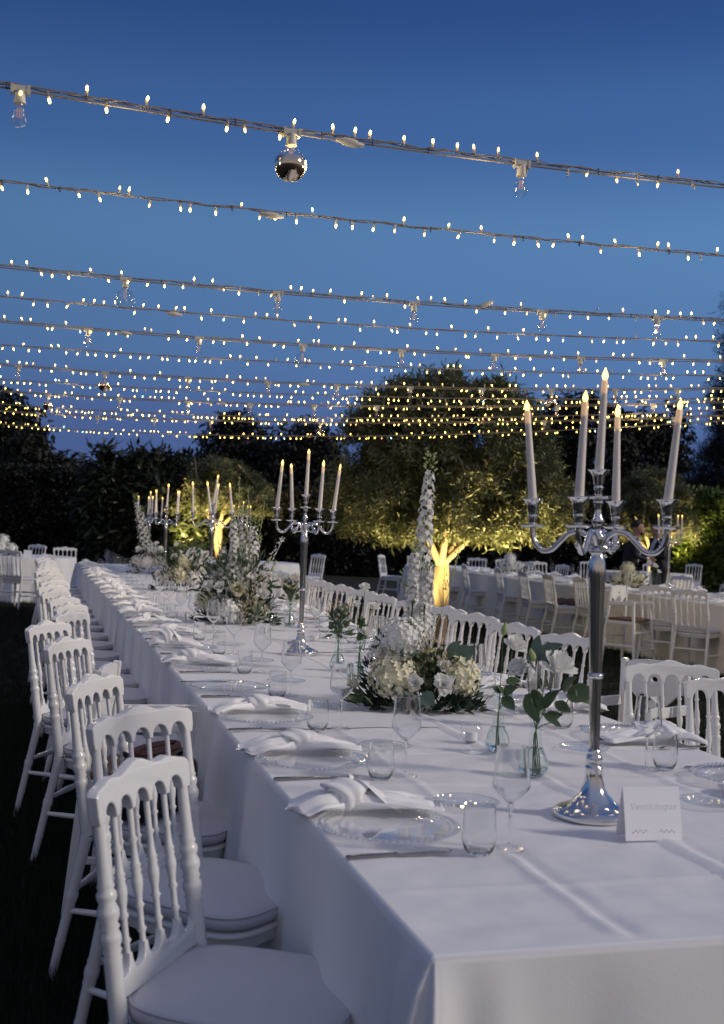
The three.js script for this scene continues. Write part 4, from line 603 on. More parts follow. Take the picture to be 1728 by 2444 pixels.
{ // large middle arrangement
  const t = thing('flower_arrangement', 'large arrangement with a cluster of tall delphinium spires over roses and chamomile', 'flowers', 'flower arrangements along the long table'); t.position.copy(T(6.15, .73, YT + .006));
  for (const [x, y, z, r, m, n] of [[-.03, .085, .16, .088, 0, 130], [-.12, .10, .10, .075, 0, 110], [.06, .13, .05, .09, 1, 110], [-.03, .17, .02, .10, 0, 120], [.16, .10, .06, .08, 1, 100], [-.20, .14, 0, .08, 1, 100], [-.14, .32, -.04, .07, 0, 90]]) part('hydrangea', hydrangea(V(x, y, z), r, n, 60 + n + x * 50), m ? MAT.cream : MAT.petal, t);
  for (const [x, y, z, r, o] of [[.02, .225, .13, .058, 1.05], [-.18, .245, .10, .045, 1], [-.105, .24, .12, .045, 1], [.185, .20, .12, .052, .9], [.225, .33, .06, .036, .8], [-.10, .36, .0, .04, .9], [.0, .36, .02, .035, .8]]) part('rose', rose(V(x, y, z), r, V(x, .6, 1), 70 + x * 40, o), x > 0 && x < .1 ? MAT.cream : MAT.petal, t);
  const D = []; for (let i = 0; i < 70; i++) { const y = .02 + rf() * .26; D.push([V(.085 + (rf() - .5) * .13 + .1 * (y - .1), y, .15 + rf() * .06), V((rf() - .5) * .8, .3, 1), 1.25 + .3 * rf(), V(.08, .05, .08)]); } for (let i = 0; i < 10; i++) D.push([V(.16 + rf() * .06, .28 + rf() * .06, .1), V(.3, .5, 1), 1.3, V(.1, .15, .06)]); daisies(D, t);
  greens(t, V(0, 0, .02), V(.30, .30, .2), 420, .06, MAT.darkGreen, 31); greens(t, V(0, .24, 0), V(.26, .26, .16), 260, .06, MAT.leafGreen, 32, 'fern_leaves'); greens(t, V(.20, .02, .14), V(.09, .07, .06), 26, .07, MAT.eucalyptus, 33, 'eucalyptus');
  for (const [x0, x1, h, n, R, s] of [[-.05, -.045, .74, 90, .045, 41], [.01, .02, .80, 100, .048, 42], [.06, .085, .72, 85, .045, 43], [-.09, -.12, .55, 60, .042, 44], [.09, .135, .60, 70, .042, 45], [-.02, -.015, .62, 70, .045, 46], [.04, .05, .55, 60, .045, 47]]) addSpire(t, V(x0, .12, -.02 + (s % 3) * .03), V(x1, h, -.05 + (s % 3) * .04), n, R, s, .28);
  for (const [a, b, s] of [[V(-.03, .4, -.05), V(-.02, 1.0, -.05), 3], [V(.03, .4, -.04), V(.045, .93, -.06), 4], [V(.09, .4, -.02), V(.165, .87, -.04), 5], [V(.12, .25, .02), V(.30, .58, .0), 6]]) { const q = rng(s), L = [tube([a, a.clone().lerp(b, .5).add(V(.012, 0, 0)), b], .0018, 12, 5)]; for (let i = 0; i < 60; i++) { const p = a.clone().lerp(b, .25 + .75 * q()), w = .045 * (1.2 - q()); L.push(bud(p.clone().add(V((q() - .5) * w, q() * .02, (q() - .5) * w)), V(q() - .5, 1, q() - .5), .34)); } part('green_spire', merge(L), s === 6 ? MAT.petal : MAT.bud, t); }
  for (const [x, y] of [[.21, .42], [.235, .36], [.25, .40]]) { part('rose_bud', bud(V(x, y, .05), V(.3, 1, 0), 1.1), MAT.bud, t); }
  part('flower_stem', merge([rod(V(.15, .1, .05), V(.225, .33, .06), .0015), rod(V(.15, .1, .05), V(.24, .40, .05), .0013), rod(V(.1, .1, .05), V(.185, .2, .12), .0015)]), MAT.stem, t);
}
{ // low arrangement farther on
  const t = thing('flower_arrangement', 'low arrangement of white roses and hydrangeas before the small uplit olive, without tall spires', 'flowers', 'flower arrangements along the long table'); t.position.copy(T(9.7, .80, YT + .006));
  for (const [x, y, z, r, m] of [[-.03, .15, .08, .10, 1], [.10, .12, .06, .09, 0], [-.16, .12, .05, .085, 0], [.0, .27, .0, .085, 1], [.14, .28, -.02, .07, 0]]) part('hydrangea', hydrangea(V(x, y, z), r, 100, 160 + x * 90), m ? MAT.cream : MAT.petal, t);
  for (const [x, y, z] of [[-.22, .16, .08], [-.17, .22, .06], [.2, .2, .08], [.1, .36, 0], [-.08, .32, .05], [.22, .36, 0]]) part('rose', rose(V(x, y, z), .045, V(x, .6, 1), 170 + x * 60, .95), MAT.petal, t);
  greens(t, V(0, 0, 0), V(.30, .36, .2), 360, .065, MAT.darkGreen, 51); greens(t, V(.05, .22, 0), V(.24, .3, .16), 160, .06, MAT.leafGreen, 52, 'fern_leaves');
}
{ // leaning spire at the far end
  const t = thing('flower_arrangement', 'arrangement with a leaning white delphinium spire near the far end of the long table', 'flowers', 'flower arrangements along the long table'); t.position.copy(T(13.3, .80, YT + .006));
  for (const [x, y, z, r] of [[0, .14, .08, .11], [.16, .16, .06, .09], [-.12, .14, .06, .09], [.05, .30, .02, .09]]) part('hydrangea', hydrangea(V(x, y, z), r, 90, 260 + x * 90), MAT.petal, t);
  for (const [x, y] of [[.12, .1], [.22, .12], [-.1, .3], [.18, .3]]) part('rose', rose(V(x, y, .13), .05, V(x, .6, 1), 270 + x * 60, .95), MAT.petal, t);
  greens(t, V(.05, 0, 0), V(.30, .4, .2), 320, .07, MAT.darkGreen, 53);
  addSpire(t, V(-.02, .15, 0), V(-.20, 1.02, 0), 130, .07, 61, .1, .0); addSpire(t, V(.03, .15, 0), V(-.12, .85, .03), 90, .065, 62, .15, 0);
}
// bud vases
const VZ = (() => { const glass = lathe([[.020, .001], [.027, .004], [.0335, .022], [.0335, .034], [.026, .060], [.0165, .090], [.0128, .118], [.0125, .138], [.0155, .160], [.0195, .178]], 32), base = lathe([[.001, 0], [.019, 0], [.022, .002], [.022, .006], [.001, .008]], 28), rim = clean(new THREE.TorusGeometry(.0195, .0011, 6, 36).rotateX(Math.PI / 2).translate(0, .178, 0)), water = lathe([[.001, .009], [.024, .009], [.0315, .022], [.0318, .034], [.0245, .060], [.0175, .080], [.001, .080]], 28); for (const g of [glass, base, rim, water]) g.scale(1.2, 1, 1.2); return { glass, base, rim, water }; })();
MAT.vaseGlass = std(.93, .98, .96, .02, { transmission: 1, thickness: 0, ior: 1.6 });
function vase(p, label) { const t = thing('bud_vase', label, 'vase', 'glass bud vases'); t.position.copy(p); part('glass', VZ.glass, MAT.vaseGlass, t); part('base', VZ.base, MAT.solidGlass, t); part('rim', VZ.rim, MAT.solidGlass, t); part('water', VZ.water, MAT.water, t); return t; }
function sprayOf(p, label, cat, build) { const t = thing('flower_bunch', label, cat ?? 'flowers', 'flowers in bud vases'); t.position.copy(p); build(t); }
const stemsTo = (t, list) => part('flower_stem', merge(list.map(([x, y, z], i) => tube([V((i - 1) * .004, .012, .003 * i), V(0, .13, 0), V(x * .6, y * .65, z * .6), V(x, y, z)], .0016, 16, 5))), MAT.stem, t);
{
  let p = T(1.605, .782, YT); vase(p, 'clear glass bud vase beside the tea light, left of the two near vases');
  sprayOf(p, 'white lisianthus stem with a closed bud in the left of the two near vases', 'flowers', t => { stemsTo(t, [[.035, .325, .01], [.005, .375, .0], [.06, .27, -.01]]); part('rose', rose(V(.035, .325, .02), .043, V(.25, .7, .5), 301, .95), MAT.petal, t); part('rose_bud', bud(V(.006, .365, 0), V(.15, 1, 0), 1.15), MAT.bud, t); part('rose', rose(V(.06, .255, -.02), .038, V(.2, .8, .3), 302, .8), MAT.petal, t); for (const [x, y, z, dx, dy, dz, l, w, ro] of [[.01, .185, .02, .6, .5, .4, .05, .042, .3], [.015, .18, .02, -.6, .5, .5, .05, .04, .2], [.01, .175, .02, .5, -.5, .6, .055, .04, 0], [.0, .21, .01, -.3, -.5, .7, .045, .036, .8], [.02, .22, 0, .8, .2, .3, .045, .036, .4]]) bigLeaf(t, V(x, y, z), V(dx, dy, dz), l, w, ro, MAT.leafGreen); });
  p = T(1.268, .755, YT); vase(p, 'clear glass bud vase in front of the near candelabra, right of the two near vases');
  sprayOf(p, 'white lisianthus rose with broad eucalyptus leaves in the right of the two near vases', 'flowers', t => {
    stemsTo(t, [[.045, .315, .02], [.0, .33, 0], [.10, .25, 0], [.03, .36, -.02], [-.03, .30, 0]]);
    part('rose', rose(V(.045, .300, .025), .056, V(.25, .75, .45), 311, 1.05), MAT.petal, t); part('rose', rose(V(-.045, .285, -.02), .042, V(-.5, .7, .4), 312, .9), MAT.petal, t); part('rose', rose(V(-.01, .225, -.03), .042, V(0, .8, .2), 313, .7), MAT.petal, t); part('rose_bud', bud(V(-.015, .325, .02), V(-.35, 1, .1), 1.1), MAT.bud, t); part('rose_bud', bud(V(.0, .25, .03), V(.1, 1, .1), .9), MAT.leafGreen, t);
    for (const [x, y, z, dx, dy, dz, l, w, ro, m] of [[.0, .325, -.02, .75, .75, .35, .085, .075, .2, 1], [.005, .33, -.02, -.2, .9, .35, .07, .06, .5, 1], [-.005, .30, 0, -.6, .7, .35, .06, .05, .1, 1], [-.03, .235, .03, .25, -.95, .45, .085, .052, .15], [-.02, .245, .03, .5, -.8, .4, .075, .045, -.3], [.015, .20, .03, .35, .75, .5, .07, .045, .3], [.0, .29, .035, -.05, -.95, .4, .055, .032, 0], [.022, .28, .03, .1, -.9, .5, .045, .028, .4], [.02, .17, .02, .95, .3, .3, .05, .03, .6], [.05, .21, .01, .8, -.35, .5, .05, .036, .2], [.085, .235, .0, .75, .1, .5, .085, .075, .15, 0], [.075, .24, .0, .3, .8, .45, .06, .05, .1], [.11, .25, 0, .9, -.55, .4, .07, .06, .3], [.015, .18, .03, .7, -.4, .4, .06, .022, .5]]) bigLeaf(t, V(x, y, z), V(dx, dy, dz), l, w, ro, m ? MAT.eucalyptus : MAT.leafGreen);
  });
  const chamo = (p, label, h, w, n, vl) => { vase(p, vl); sprayOf(p, label, 'flowers', t => { stemsTo(t, [[0, h * .8, 0], [.02, h * .75, .01], [-.02, h * .75, 0]]); const D = []; for (let i = 0; i < n; i++) { const a = rf() * 6.28, k = Math.sqrt(rf()) * w; D.push([V(Math.cos(a) * k, h * (.72 + .38 * rf() * (1 - .4 * k / w)), Math.sin(a) * k), V(Math.cos(a) * .8, .7, .5 + Math.sin(a)), 1.2 + .3 * rf(), V(0, h * .45, 0)]); } daisies(D, t); greens(t, V(0, h * .5, 0), V(w * .55, h * .35, w * .55), 60, .05, MAT.leafGreen, Math.floor(n + h * 99)); for (let i = 0; i < 5; i++) bigLeaf(t, V((rf() - .5) * .03, h * (.55 + .3 * rf()), .01), V(rf() - .5, .6, rf()), .06, .05, rf() * 3, MAT.eucalyptus); }); };
  const lisi = (p, label, list, vl) => { vase(p, vl); sprayOf(p, label, 'flowers', t => { stemsTo(t, list.map(([x, y, z]) => [x, y, z])); list.forEach(([x, y, z, r], i) => part('rose', rose(V(x, y, z), r, V(x * 6, .8, .5), 400 + i * 7 + Math.floor(y * 100), .95), MAT.petal, t)); for (let i = 0; i < 5; i++) bigLeaf(t, V((rf() - .5) * .03, .17 + rf() * .1, .01), V(rf() - .5, .5, rf() * .6), .06, .03, rf() * 3, MAT.leafGreen); part('rose_bud', bud(V(.04, .30, .01), V(.5, .9, 0), .8), MAT.bud, t); }); };
  chamo(T(3.57, .778, YT), 'bunch of small chamomile daisies in a vase right of the middle candelabra', .34, .075, 34, 'clear glass bud vase holding chamomile, right of the middle candelabra');
  lisi(T(3.27, .80, YT), 'three white lisianthus flowers in a vase left of the tall near spire', [[.025, .205, .02, .036], [.055, .32, 0, .03], [.012, .405, 0, .032], [-.02, .33, -.01, .026]], 'clear glass bud vase with white lisianthus, left of the near arrangement');
  chamo(T(5.94, 1.06, YT), 'tall loose bunch of chamomile daisies left of the middle candelabra', .36, .09, 60, 'clear glass bud vase with a tall chamomile bunch, left of the middle candelabra');
  lisi(T(6.0, .934, YT), 'white lisianthus in a vase at the right foot of the large middle arrangement', [[-.04, .25, .02, .04], [.01, .33, 0, .032], [-.05, .34, 0, .03]], 'clear glass bud vase with lisianthus at the right foot of the middle arrangement');
  lisi(T(7.6, .78, YT), 'white lisianthus in a vase behind the large middle arrangement', [[.02, .30, 0, .035], [-.02, .38, 0, .03]], 'clear glass bud vase behind the large middle arrangement');
  lisi(T(11.0, .9, YT), 'white lisianthus in a vase between the fourth candelabra and the low arrangement', [[.02, .34, 0, .04], [-.02, .42, 0, .035], [.05, .3, 0, .03]], 'clear glass bud vase between the fourth candelabra and the low arrangement');
  lisi(T(12.5, .85, YT), 'white lisianthus in a vase left of the fourth candelabra', [[.02, .34, 0, .04], [-.03, .4, 0, .035]], 'clear glass bud vase left of the fourth candelabra');
  // right-hand table
  lisi(T(12.0, 7.3, YT), 'white flowers in a vase on the right-hand table, right of the near candelabra stem', [[.02, .32, 0, .05], [-.05, .36, 0, .045], [.07, .25, 0, .04]], 'clear glass bud vase on the right-hand table, right of the near candelabra stem');
  lisi(T(10.4, 7.4, YT), 'white flowers in a vase on the right-hand table near the right edge', [[.0, .33, 0, .05], [.08, .40, 0, .035]], 'clear glass bud vase on the right-hand table near the right edge');
  lisi(T(13.6, 7.35, YT), 'white flowers in a vase on the right-hand table, left of the near candelabra stem', [[.0, .34, 0, .05], [.06, .40, 0, .04], [-.07, .3, 0, .04]], 'clear glass bud vase on the right-hand table, left of the near candelabra stem');
}
for (const [p, label, s] of [[T(12.75, 7.35, YT), 'low cream hydrangea arrangement on the long right-hand table', 1], [T(16.9, 7.35, YT), 'low white hydrangea arrangement at the far end of the right-hand table', 2], [V(-6.05, YT, -19.6), 'white hydrangea arrangement on the round table at the left edge', 3]]) {
  const t = thing('flower_arrangement', label, 'flowers'); t.position.copy(p); for (const [x, y, z, r] of [[0, .13, .06, .12], [.15, .12, 0, .1], [-.14, .11, .02, .1], [0, .26, -.03, .1]]) part('hydrangea', hydrangea(V(x, y, z), r, 80, 500 + s * 9 + x * 40), s === 1 ? MAT.cream : MAT.petal, t); greens(t, V(0, 0, 0), V(.28, .2, .2), 160, .08, MAT.darkGreen, 80 + s);
}
{ const t = thing('name_card', 'small white folded card on the round table at the left edge', 'card'); t.position.set(-5.5, YT, -19.2); t.rotation.y = .1; for (const s of [-1, 1]) part(s > 0 ? 'front_panel' : 'back_panel', grid(1, 4, (u, v, o) => o.set((u - .5) * .13, v * .12, s * .03 * (1 - v))), std(.84, .84, .86, .7), t); }
// tea lights in little round glasses
const TL = { bowl: lathe([[.016, .002], [.028, .010], [.0375, .026], [.039, .036], [.036, .050], [.030, .060], [.0285, .064]], 32), base: lathe([[.001, 0], [.015, 0], [.017, .003], [.001, .005]], 24), rim: clean(new THREE.TorusGeometry(.0285, .0012, 6, 36).rotateX(Math.PI / 2).translate(0, .064, 0)), wax: lathe([[.001, .006], [.0185, .006], [.0195, .009], [.0195, .034], [.0175, .036], [.001, .034]], 24) };
const TLP = [[1.771, .759, 'beside the near flower arrangement'], [5.39, .80, 'behind the middle candelabra\'s foot'], [4.95, 1.0, 'right of the middle candelabra'], [8.6, .72, 'in front of the third candelabra']];
let tl0 = null;
for (const [a, b, w] of TLP) { let t; const label = 'white tea light in a small round clear glass ' + w; if (tl0) t = copyOf(tl0, label, 'tea_light_glass'); else { t = tl0 = thing('tea_light_glass', label, 'tea light', 'tea light glasses'); part('glass', TL.bowl, MAT.paneGlass, t); part('base', TL.base, MAT.solidGlass, t); part('rim', TL.rim, MAT.solidGlass, t); part('wax', TL.wax, std(.84, .83, .82, .5), t); } t.position.copy(T(a, b, YT)); }

// ---------------------------------------------------------------- overhead string lights
{
  const r = rng(2024);
  const base = lathe([[.0026, -.004], [.0032, .003], [.0036, .012], [.0040, .016]], 8), tip = lathe([[.0029, .015], [.0036, .018], [.0037, .021], [.0031, .026], [.0016, .029], [.0004, .0295]], 9);
  const LED = merge([base, tip], true);
  const glassS = lathe([[.0125, 0], [.0125, -.012], [.017, -.020], [.0225, -.034], [.0228, -.042], [.019, -.056], [.010, -.064], [.0005, -.0665]], 24), glassG = lathe([[.0125, 0], [.0130, -.006], [.020, -.012], [.036, -.026], [.0430, -.038]], 32), capG = lathe([[.0430, -.038], [.0465, -.048], [.0475, -.058], [.046, -.072], [.038, -.088], [.022, -.101], [.0005, -.106]], 32);
  const fil = (l, k) => merge([0, 1, 2, 3].map(i => rod(V(.0045 * Math.cos(i * 1.57), -.012, .0045 * Math.sin(i * 1.57)), V(.007 * Math.cos(i * 1.57), -.012 - l, .007 * Math.sin(i * 1.57)), .0008, .0008, 5)));
  const filS = fil(.028), filG = fil(.045);
  const socket = merge([clean(new THREE.CylinderGeometry(.0135, .0150, .034, 16).translate(0, -.022, 0)), clean(new THREE.CylinderGeometry(.0165, .0165, .006, 16).translate(0, -.037, 0)), clean(new RoundedBoxGeometry(.052, .018, .020, 2, .004)), clean(new THREE.BoxGeometry(.008, .024, .024).translate(-.022, -.002, 0)), clean(new THREE.BoxGeometry(.008, .024, .024).translate(.022, -.002, 0))]);
  const filMat = emit(1, .42, .16, .55); const cap = std(.85, .72, .55, .12, { metalness: 1 }); const clearBulb = std(.97, .97, .96, .01, { transmission: 1, thickness: 0, ior: 1.5 });
  const plug = lathe([[.001, 0], [.006, .002], [.008, .02], [.012, .024], [.013, .05], [.012, .066], [.0075, .07], [.006, .088], [.001, .09]], 14);
  const S = [[-1.039, 3.167, 1.157, 3.823, .454, 2.601], [-1.331, 4.103, 1.456, 4.778, .462, 2.608], [-1.762, 5.485, 1.882, 6.138, .472, 2.59], [-2.008, 6.275, 2.096, 6.823, .479, 2.584], [-2.249, 7.045, 2.317, 7.53, .484, 2.575], [-2.566, 8.062, 2.537, 8.23, .495, 2.581], [-2.882, 9.076, 2.739, 8.877, .506, 2.547], [-3.206, 10.113, 2.941, 9.522, .515, 2.556], [-3.492, 11.032, 2.95, 9.75, .539, 2.535], [-3.908, 12.363, 3.195, 10.333, .545, 2.51], [-4.155, 13.157, 3.3, 10.8, .553, 2.525], [-4.751, 15.066, 3.484, 11.255, .573, 2.465]];
  const bulbs = { 0: [[40, 's'], [694, 'm'], [1248, 's']], 2: [[298, 'g'], [663, 's'], [990, 's'], [1297, 's'], [1572, 's']], 4: [[209, 's'], [475, 's'], [723, 'g'], [960, 's'], [1182, 's'], [1388, 's'], [1586, 's']], 6: [[42, 's'], [250, 'm'], [449, 's'], [640, 's'], [805, 's'], [980, 's'], [1151, 's'], [1317, 'm'], [1471, 's'], [1620, 's']], 8: [[115, 'm'], [285, 's'], [449, 's'], [598, 's'], [750, 's'], [900, 's'], [1330, 's'], [1560, 's']], 10: [[90, 's'], [233, 's'], [369, 's'], [504, 's'], [765, 'g'], [1300, 's'], [1610, 's']] };
  const plugs = { 0: 800, 1: 620, 2: 1143, 3: 395, 4: 280, 6: 712, 7: 1280, 8: 518 };
  let lamps = 0; S.forEach(([xl, zl, xr, zr, tm, ym], i) => {
    const t = thing('string_light', `warm fairy light string crossing the sky, ${i === 0 ? 'highest in view and nearest to us' : i === 11 ? 'lowest in view and farthest away' : ORD[i] + ' from the top'}`, 'string lights', 'fairy light strings over the tables');
    const k = (2.62 - ym) / (tm * (1 - tm)); const P = s => V(lerp(xl, xr, s), 2.62 - k * s * (1 - s), -lerp(zl, zr, s));
    const t0 = -.16, t1 = 1.42, L = P(t0).distanceTo(P(t1));
    const line = (off, ph, rad, n) => { const pts = []; for (let j = 0; j <= n; j++) { const s = lerp(t0, t1, j / n), q = P(s), w = j * .9 + ph; q.y += off * Math.sin(w) + .004 * perlin.noise(s * 22, ph, i); q.z += off * Math.cos(w); pts.push(q); } return clean(tube(pts, rad, n * 2, 5)); };
    const strands = i < 3 ? [line(.0036, 0, .0022, 120), line(.0038, 2.1, .0021, 120), line(.0052, 4.2, .0013, 160)] : [line(.003, 0, .0029, 90), line(.004, 3, .0020, 90)];
    // what the string's many small lamps give together, as a few lights along it
    for (const s of i < 2 ? [-.1, .14, .38, .62, .86, 1.1] : [-.1, .1, .3, .5, .7, .9, 1.1, 1.3]) { const q = P(s), l = new THREE.PointLight(new THREE.Color().setRGB(1, .74, .40), .085 * (i > 6 ? 2.3 : 1)); l.position.set(q.x, q.y - .10, q.z); l.castShadow = true; l.shadow.radius = 1; scene.add(l); lamps++; }
    if (bulbs[i]) { const pts = []; for (let j = 0; j <= 60; j++) { const q = P(lerp(t0, t1, j / 60)); q.y -= .012; pts.push(q); } strands.push(clean(tube(pts, .0032, 90, 6))); }
    part('cable', merge(strands), MAT.cable, t);
    const roll = .0382 * (1222 - [350, 530, 700, 760, 810, 860, 905, 930, 950, 985, 990, 1025][i]); const tAt = px0 => { const px = px0 - roll; let s = .5; for (let n = 0; n < 30; n++) { const z = lerp(zl, zr, s); s = ((px - 864) / 2766.4 * z - xl) / (xr - xl); } return s; };
    if (i < 3) { const ties = []; for (let j = 0; j < 16; j++) ties.push(clean(new THREE.TorusGeometry(.0095, .0016, 5, 10).rotateY(Math.PI / 2).translate(...P(lerp(t0, t1, (j + r()) / 16)).add(V(0, -.005, 0)).toArray()))); part('cable_ties', merge(ties), MAT.tie, t); }
    const n = Math.round(L / (i === 0 ? .078 : i < 5 ? .074 : .063));
    for (let j = 0; j < n; j++) {
      const s = lerp(t0, t1, (j + .5 + (r() - .5) * .7) / n), q = P(s); const o = new THREE.Mesh(LED, null); o.name = 'led_bulb';
      const up = r() < .40, ax = (r() - .5) * (i ? 1.1 : .7), az = (r() - .5) * .9; o.rotation.set(az, r() * 6, (up ? 0 : Math.PI) + ax); q.y += up ? .003 : -.006; o.position.copy(q);
      const weak = i === 0 && s > .56; const w = r(); const lit = weak ? (w < .12 ? MAT.led : w < .5 ? MAT.ledDim : MAT.sleeve) : w < .80 ? MAT.led : w < .92 ? MAT.ledDim : w < .945 ? MAT.ledCool : MAT.sleeve;
      o.material = [MAT.sleeve, lit]; o.castShadow = false; t.add(o);
    }
    for (const [px, kind] of bulbs[i] ?? []) {
      const s = tAt(px), q = P(s); q.y -= .009; const so = part('bulb_socket', socket, MAT.plug, t); so.position.copy(q); const e = P(s + .01).sub(P(s - .01)); so.rotation.y = Math.atan2(-e.z, e.x);
      const gl = part('glass_bulb', kind === 's' ? glassS : glassG, clearBulb, so); gl.position.y = -.040; gl.castShadow = false; if (kind !== 's') { const c = part('lower_half', capG, kind === 'm' ? cap : clearBulb, so); c.position.y = -.040; } const f = part('filament', kind === 's' ? filS : filG, filMat, so); f.position.y = -.040; f.castShadow = false;
    }
    if (plugs[i]) { const s = tAt(plugs[i]), q = P(s); const m = part('cable_plug', aim(plug, V(0, 0, 0), P(s + .02).sub(q).add(V(0, i === 2 ? .04 : -.004, 0))), MAT.plug, t); m.position.copy(q).add(V(0, -.012, .004)); }
  });
}

// ---------------------------------------------------------------- two waiters beyond the right-hand table
function figure(name, label, x, depth, turn, J, bones, extra) {
  const N = 84, half = 1.05, mc = new MarchingCubes(N, MAT.suit, false, false, 120000); mc.isolation = 0;
  const cap = bones.map(([a, b, ra, rb]) => [J[a], J[b], ra, rb]); const k = .035;
  for (let zi = 0; zi < N; zi++) for (let yi = 0; yi < N; yi++) for (let xi = 0; xi < N; xi++) {
    const px = (xi - N / 2) / (N / 2) * half, py = (yi - N / 2) / (N / 2) * half + .95, pz = (zi - N / 2) / (N / 2) * half; let d = 9;
    for (const [a, b, ra, rb] of cap) { const bx = b.x - a.x, by = b.y - a.y, bz = b.z - a.z, l2 = bx * bx + by * by + bz * bz || 1e-6; const t = clamp(((px - a.x) * bx + (py - a.y) * by + (pz - a.z) * bz) / l2); const e = Math.hypot(px - a.x - bx * t, py - a.y - by * t, pz - a.z - bz * t) - lerp(ra, rb, t); const h = clamp(.5 + .5 * (d - e) / k); d = lerp(d, e, h) - k * h * (1 - h); }
    mc.field[xi + yi * N + zi * N * N] = -d;
  }
  mc.update(); const n = mc.count, pos = new Float32Array(n * 3), nor = new Float32Array(n * 3);
  for (let i = 0; i < n; i++) { pos[i * 3] = mc.positionArray[i * 3] * half; pos[i * 3 + 1] = mc.positionArray[i * 3 + 1] * half + .95; pos[i * 3 + 2] = mc.positionArray[i * 3 + 2] * half; for (let c = 0; c < 3; c++) nor[i * 3 + c] = mc.normalArray[i * 3 + c]; }
  const col = new Float32Array(n * 3);
  for (let i = 0; i < n; i++) { const X = pos[i * 3], Y = pos[i * 3 + 1], Z = pos[i * 3 + 2]; let c = [.011, .011, .014]; const hand = Math.min(J.handL.distanceTo(V(X, Y, Z)), J.handR.distanceTo(V(X, Y, Z))) < .085; if (Y > 1.475 || hand) c = [.42, .24, .17]; else if (Y > .98 && X > .07 && Math.abs(Z) < .055 + .03 * (Y - 1.2)) c = [.62, .62, .66]; else if (Y < .04) c = [.01, .008, .007]; c.forEach((v, k2) => { col[i * 3 + k2] = v; }); }
  const g = new THREE.BufferGeometry(); g.setAttribute('position', new THREE.BufferAttribute(pos, 3)); g.setAttribute('normal', new THREE.BufferAttribute(nor, 3)); g.setAttribute('color', new THREE.BufferAttribute(col, 3)); const ix = new Uint32Array(n); for (let i = 0; i < n; i++) ix[i] = i; g.setIndex(new THREE.BufferAttribute(ix, 1));
  const m = new THREE.MeshStandardMaterial({ roughness: .75, vertexColors: true, side: THREE.DoubleSide });
  const t = thing(name, label, 'person', 'waiters'); t.position.set(x, 0, -depth); t.rotation.y = turn; part('body', g, m, t); extra(t);
}
const baseJ = lean => ({ pelvis: V(0, .95, 0), chest: V(.02 + lean * .5, 1.28, 0), neck: V(.03 + lean, 1.46, 0), head: V(.055 + lean * 1.2, 1.64, 0), chin: V(.105 + lean * 1.2, 1.57, 0), nose: V(.150 + lean * 1.2, 1.62, 0), shL: V(.01 + lean, 1.42, -.18), shR: V(.01 + lean, 1.42, .18), elL: V(.06 + lean, 1.15, -.25), elR: V(.04 + lean, 1.15, .25), handL: V(.30 + lean, 1.10, -.10), handR: V(.28 + lean, 1.06, .12), hipL: V(0, .92, -.10), hipR: V(0, .92, .10), knL: V(.03, .5, -.11), knR: V(-.01, .5, .11), anL: V(-.01, .08, -.12), anR: V(-.06, .08, .12), toL: V(.17, .035, -.13), toR: V(.12, .035, .13) });
const bonesOf = [['pelvis', 'chest', .135, .15], ['chest', 'neck', .15, .065], ['neck', 'head', .058, .085], ['head', 'chin', .098, .055], ['head', 'nose', .03, .014], ['chest', 'shL', .11, .075], ['chest', 'shR', .11, .075], ['shL', 'elL', .062, .048], ['shR', 'elR', .062, .048], ['elL', 'handL', .045, .034], ['elR', 'handR', .045, .034], ['hipL', 'knL', .095, .062], ['hipR', 'knR', .095, .062], ['knL', 'anL', .06, .042], ['knR', 'anR', .06, .042], ['anL', 'toL', .042, .032], ['anR', 'toR', .042, .032], ['pelvis', 'hipL', .13, .1], ['pelvis', 'hipR', .13, .1]];
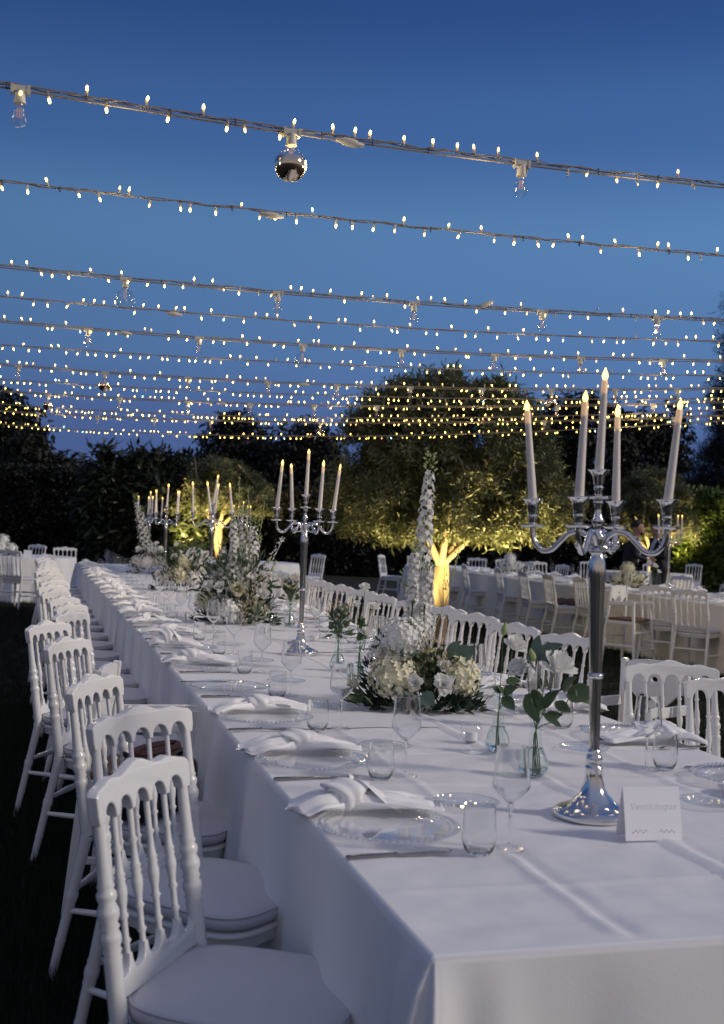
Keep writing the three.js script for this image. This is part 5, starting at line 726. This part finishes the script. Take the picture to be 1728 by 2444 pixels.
const headStuff = (lean, beard) => t => {
  const h = V(.045 + lean * 1.2, 1.66, 0); const hair = grid(18, 22, (u, v, o) => { const a = v * 6.283, p = u * 1.75, r0 = .112 + .006 * perlin.noise(Math.cos(a) * 4, p * 5, Math.sin(a) * 4); o.set(h.x - .012 + r0 * Math.sin(p) * Math.cos(a) * (Math.cos(a) > 0 ? .86 : 1.02), h.y + .008 + r0 * Math.cos(p) * 1.05, h.z + r0 * .88 * Math.sin(p) * Math.sin(a)); if (Math.cos(a) > .35 && p > 1.0) { o.y = Math.max(o.y, h.y + .055); o.x = Math.min(o.x, h.x + .075); } }); part('hair', hair, MAT.hair, t);
  if (beard) part('beard', clean(new THREE.SphereGeometry(.064, 14, 10).scale(.85, .75, .95).translate(h.x + .052, h.y - .105, 0)), MAT.hair, t);
  for (const s of [-1, 1]) { part('ear', clean(new THREE.SphereGeometry(.03, 10, 8).scale(.7, 1.1, .35).translate(h.x + .005, h.y - .03, s * .098)), MAT.skin, t); part('eye', clean(new THREE.SphereGeometry(.010, 8, 6).translate(h.x + .098, h.y - .015, s * .034)), MAT.hair, t); }
  const J = baseJ(lean); for (const [hand, s] of [['handL', -1], ['handR', 1]]) { const F = []; const p = J[hand]; for (let i = 0; i < 4; i++) { const z = (i - 1.5) * .019, l = [.062, .072, .068, .052][i]; F.push(tube([V(p.x + .02, p.y, p.z + z), V(p.x + .02 + l * .6, p.y - .004, p.z + z), V(p.x + .02 + l, p.y - .028, p.z + z)], .0085, 6, 6)); } F.push(tube([V(p.x, p.y + .01, p.z - s * .03), V(p.x + .03, p.y + .018, p.z - s * .052), V(p.x + .058, p.y + .01, p.z - s * .045)], .0095, 6, 6)); part('fingers', merge(F), MAT.skin, t); }
};
figure('person', 'bearded person in a black suit looking down, holding a white cloth', 4.78, 20.6, -.25, baseJ(.07), bonesOf, t => { headStuff(.07, true)(t); const c = grid(12, 20, (u, v, o) => { const a = (v - .5) * 2; o.set(.30 + .035 * Math.cos(a * 1.5) + .015 * Math.sin(v * 14) * u, 1.13 - u * .42, .06 + a * .10); }); part('cloth', c, MAT.napkin, t); });
figure('person', 'dark-haired person in a black suit facing the bearded one', 5.42, 21.0, Math.PI + .3, baseJ(.02), bonesOf, headStuff(.02, false));

renderer.render(scene, camera);
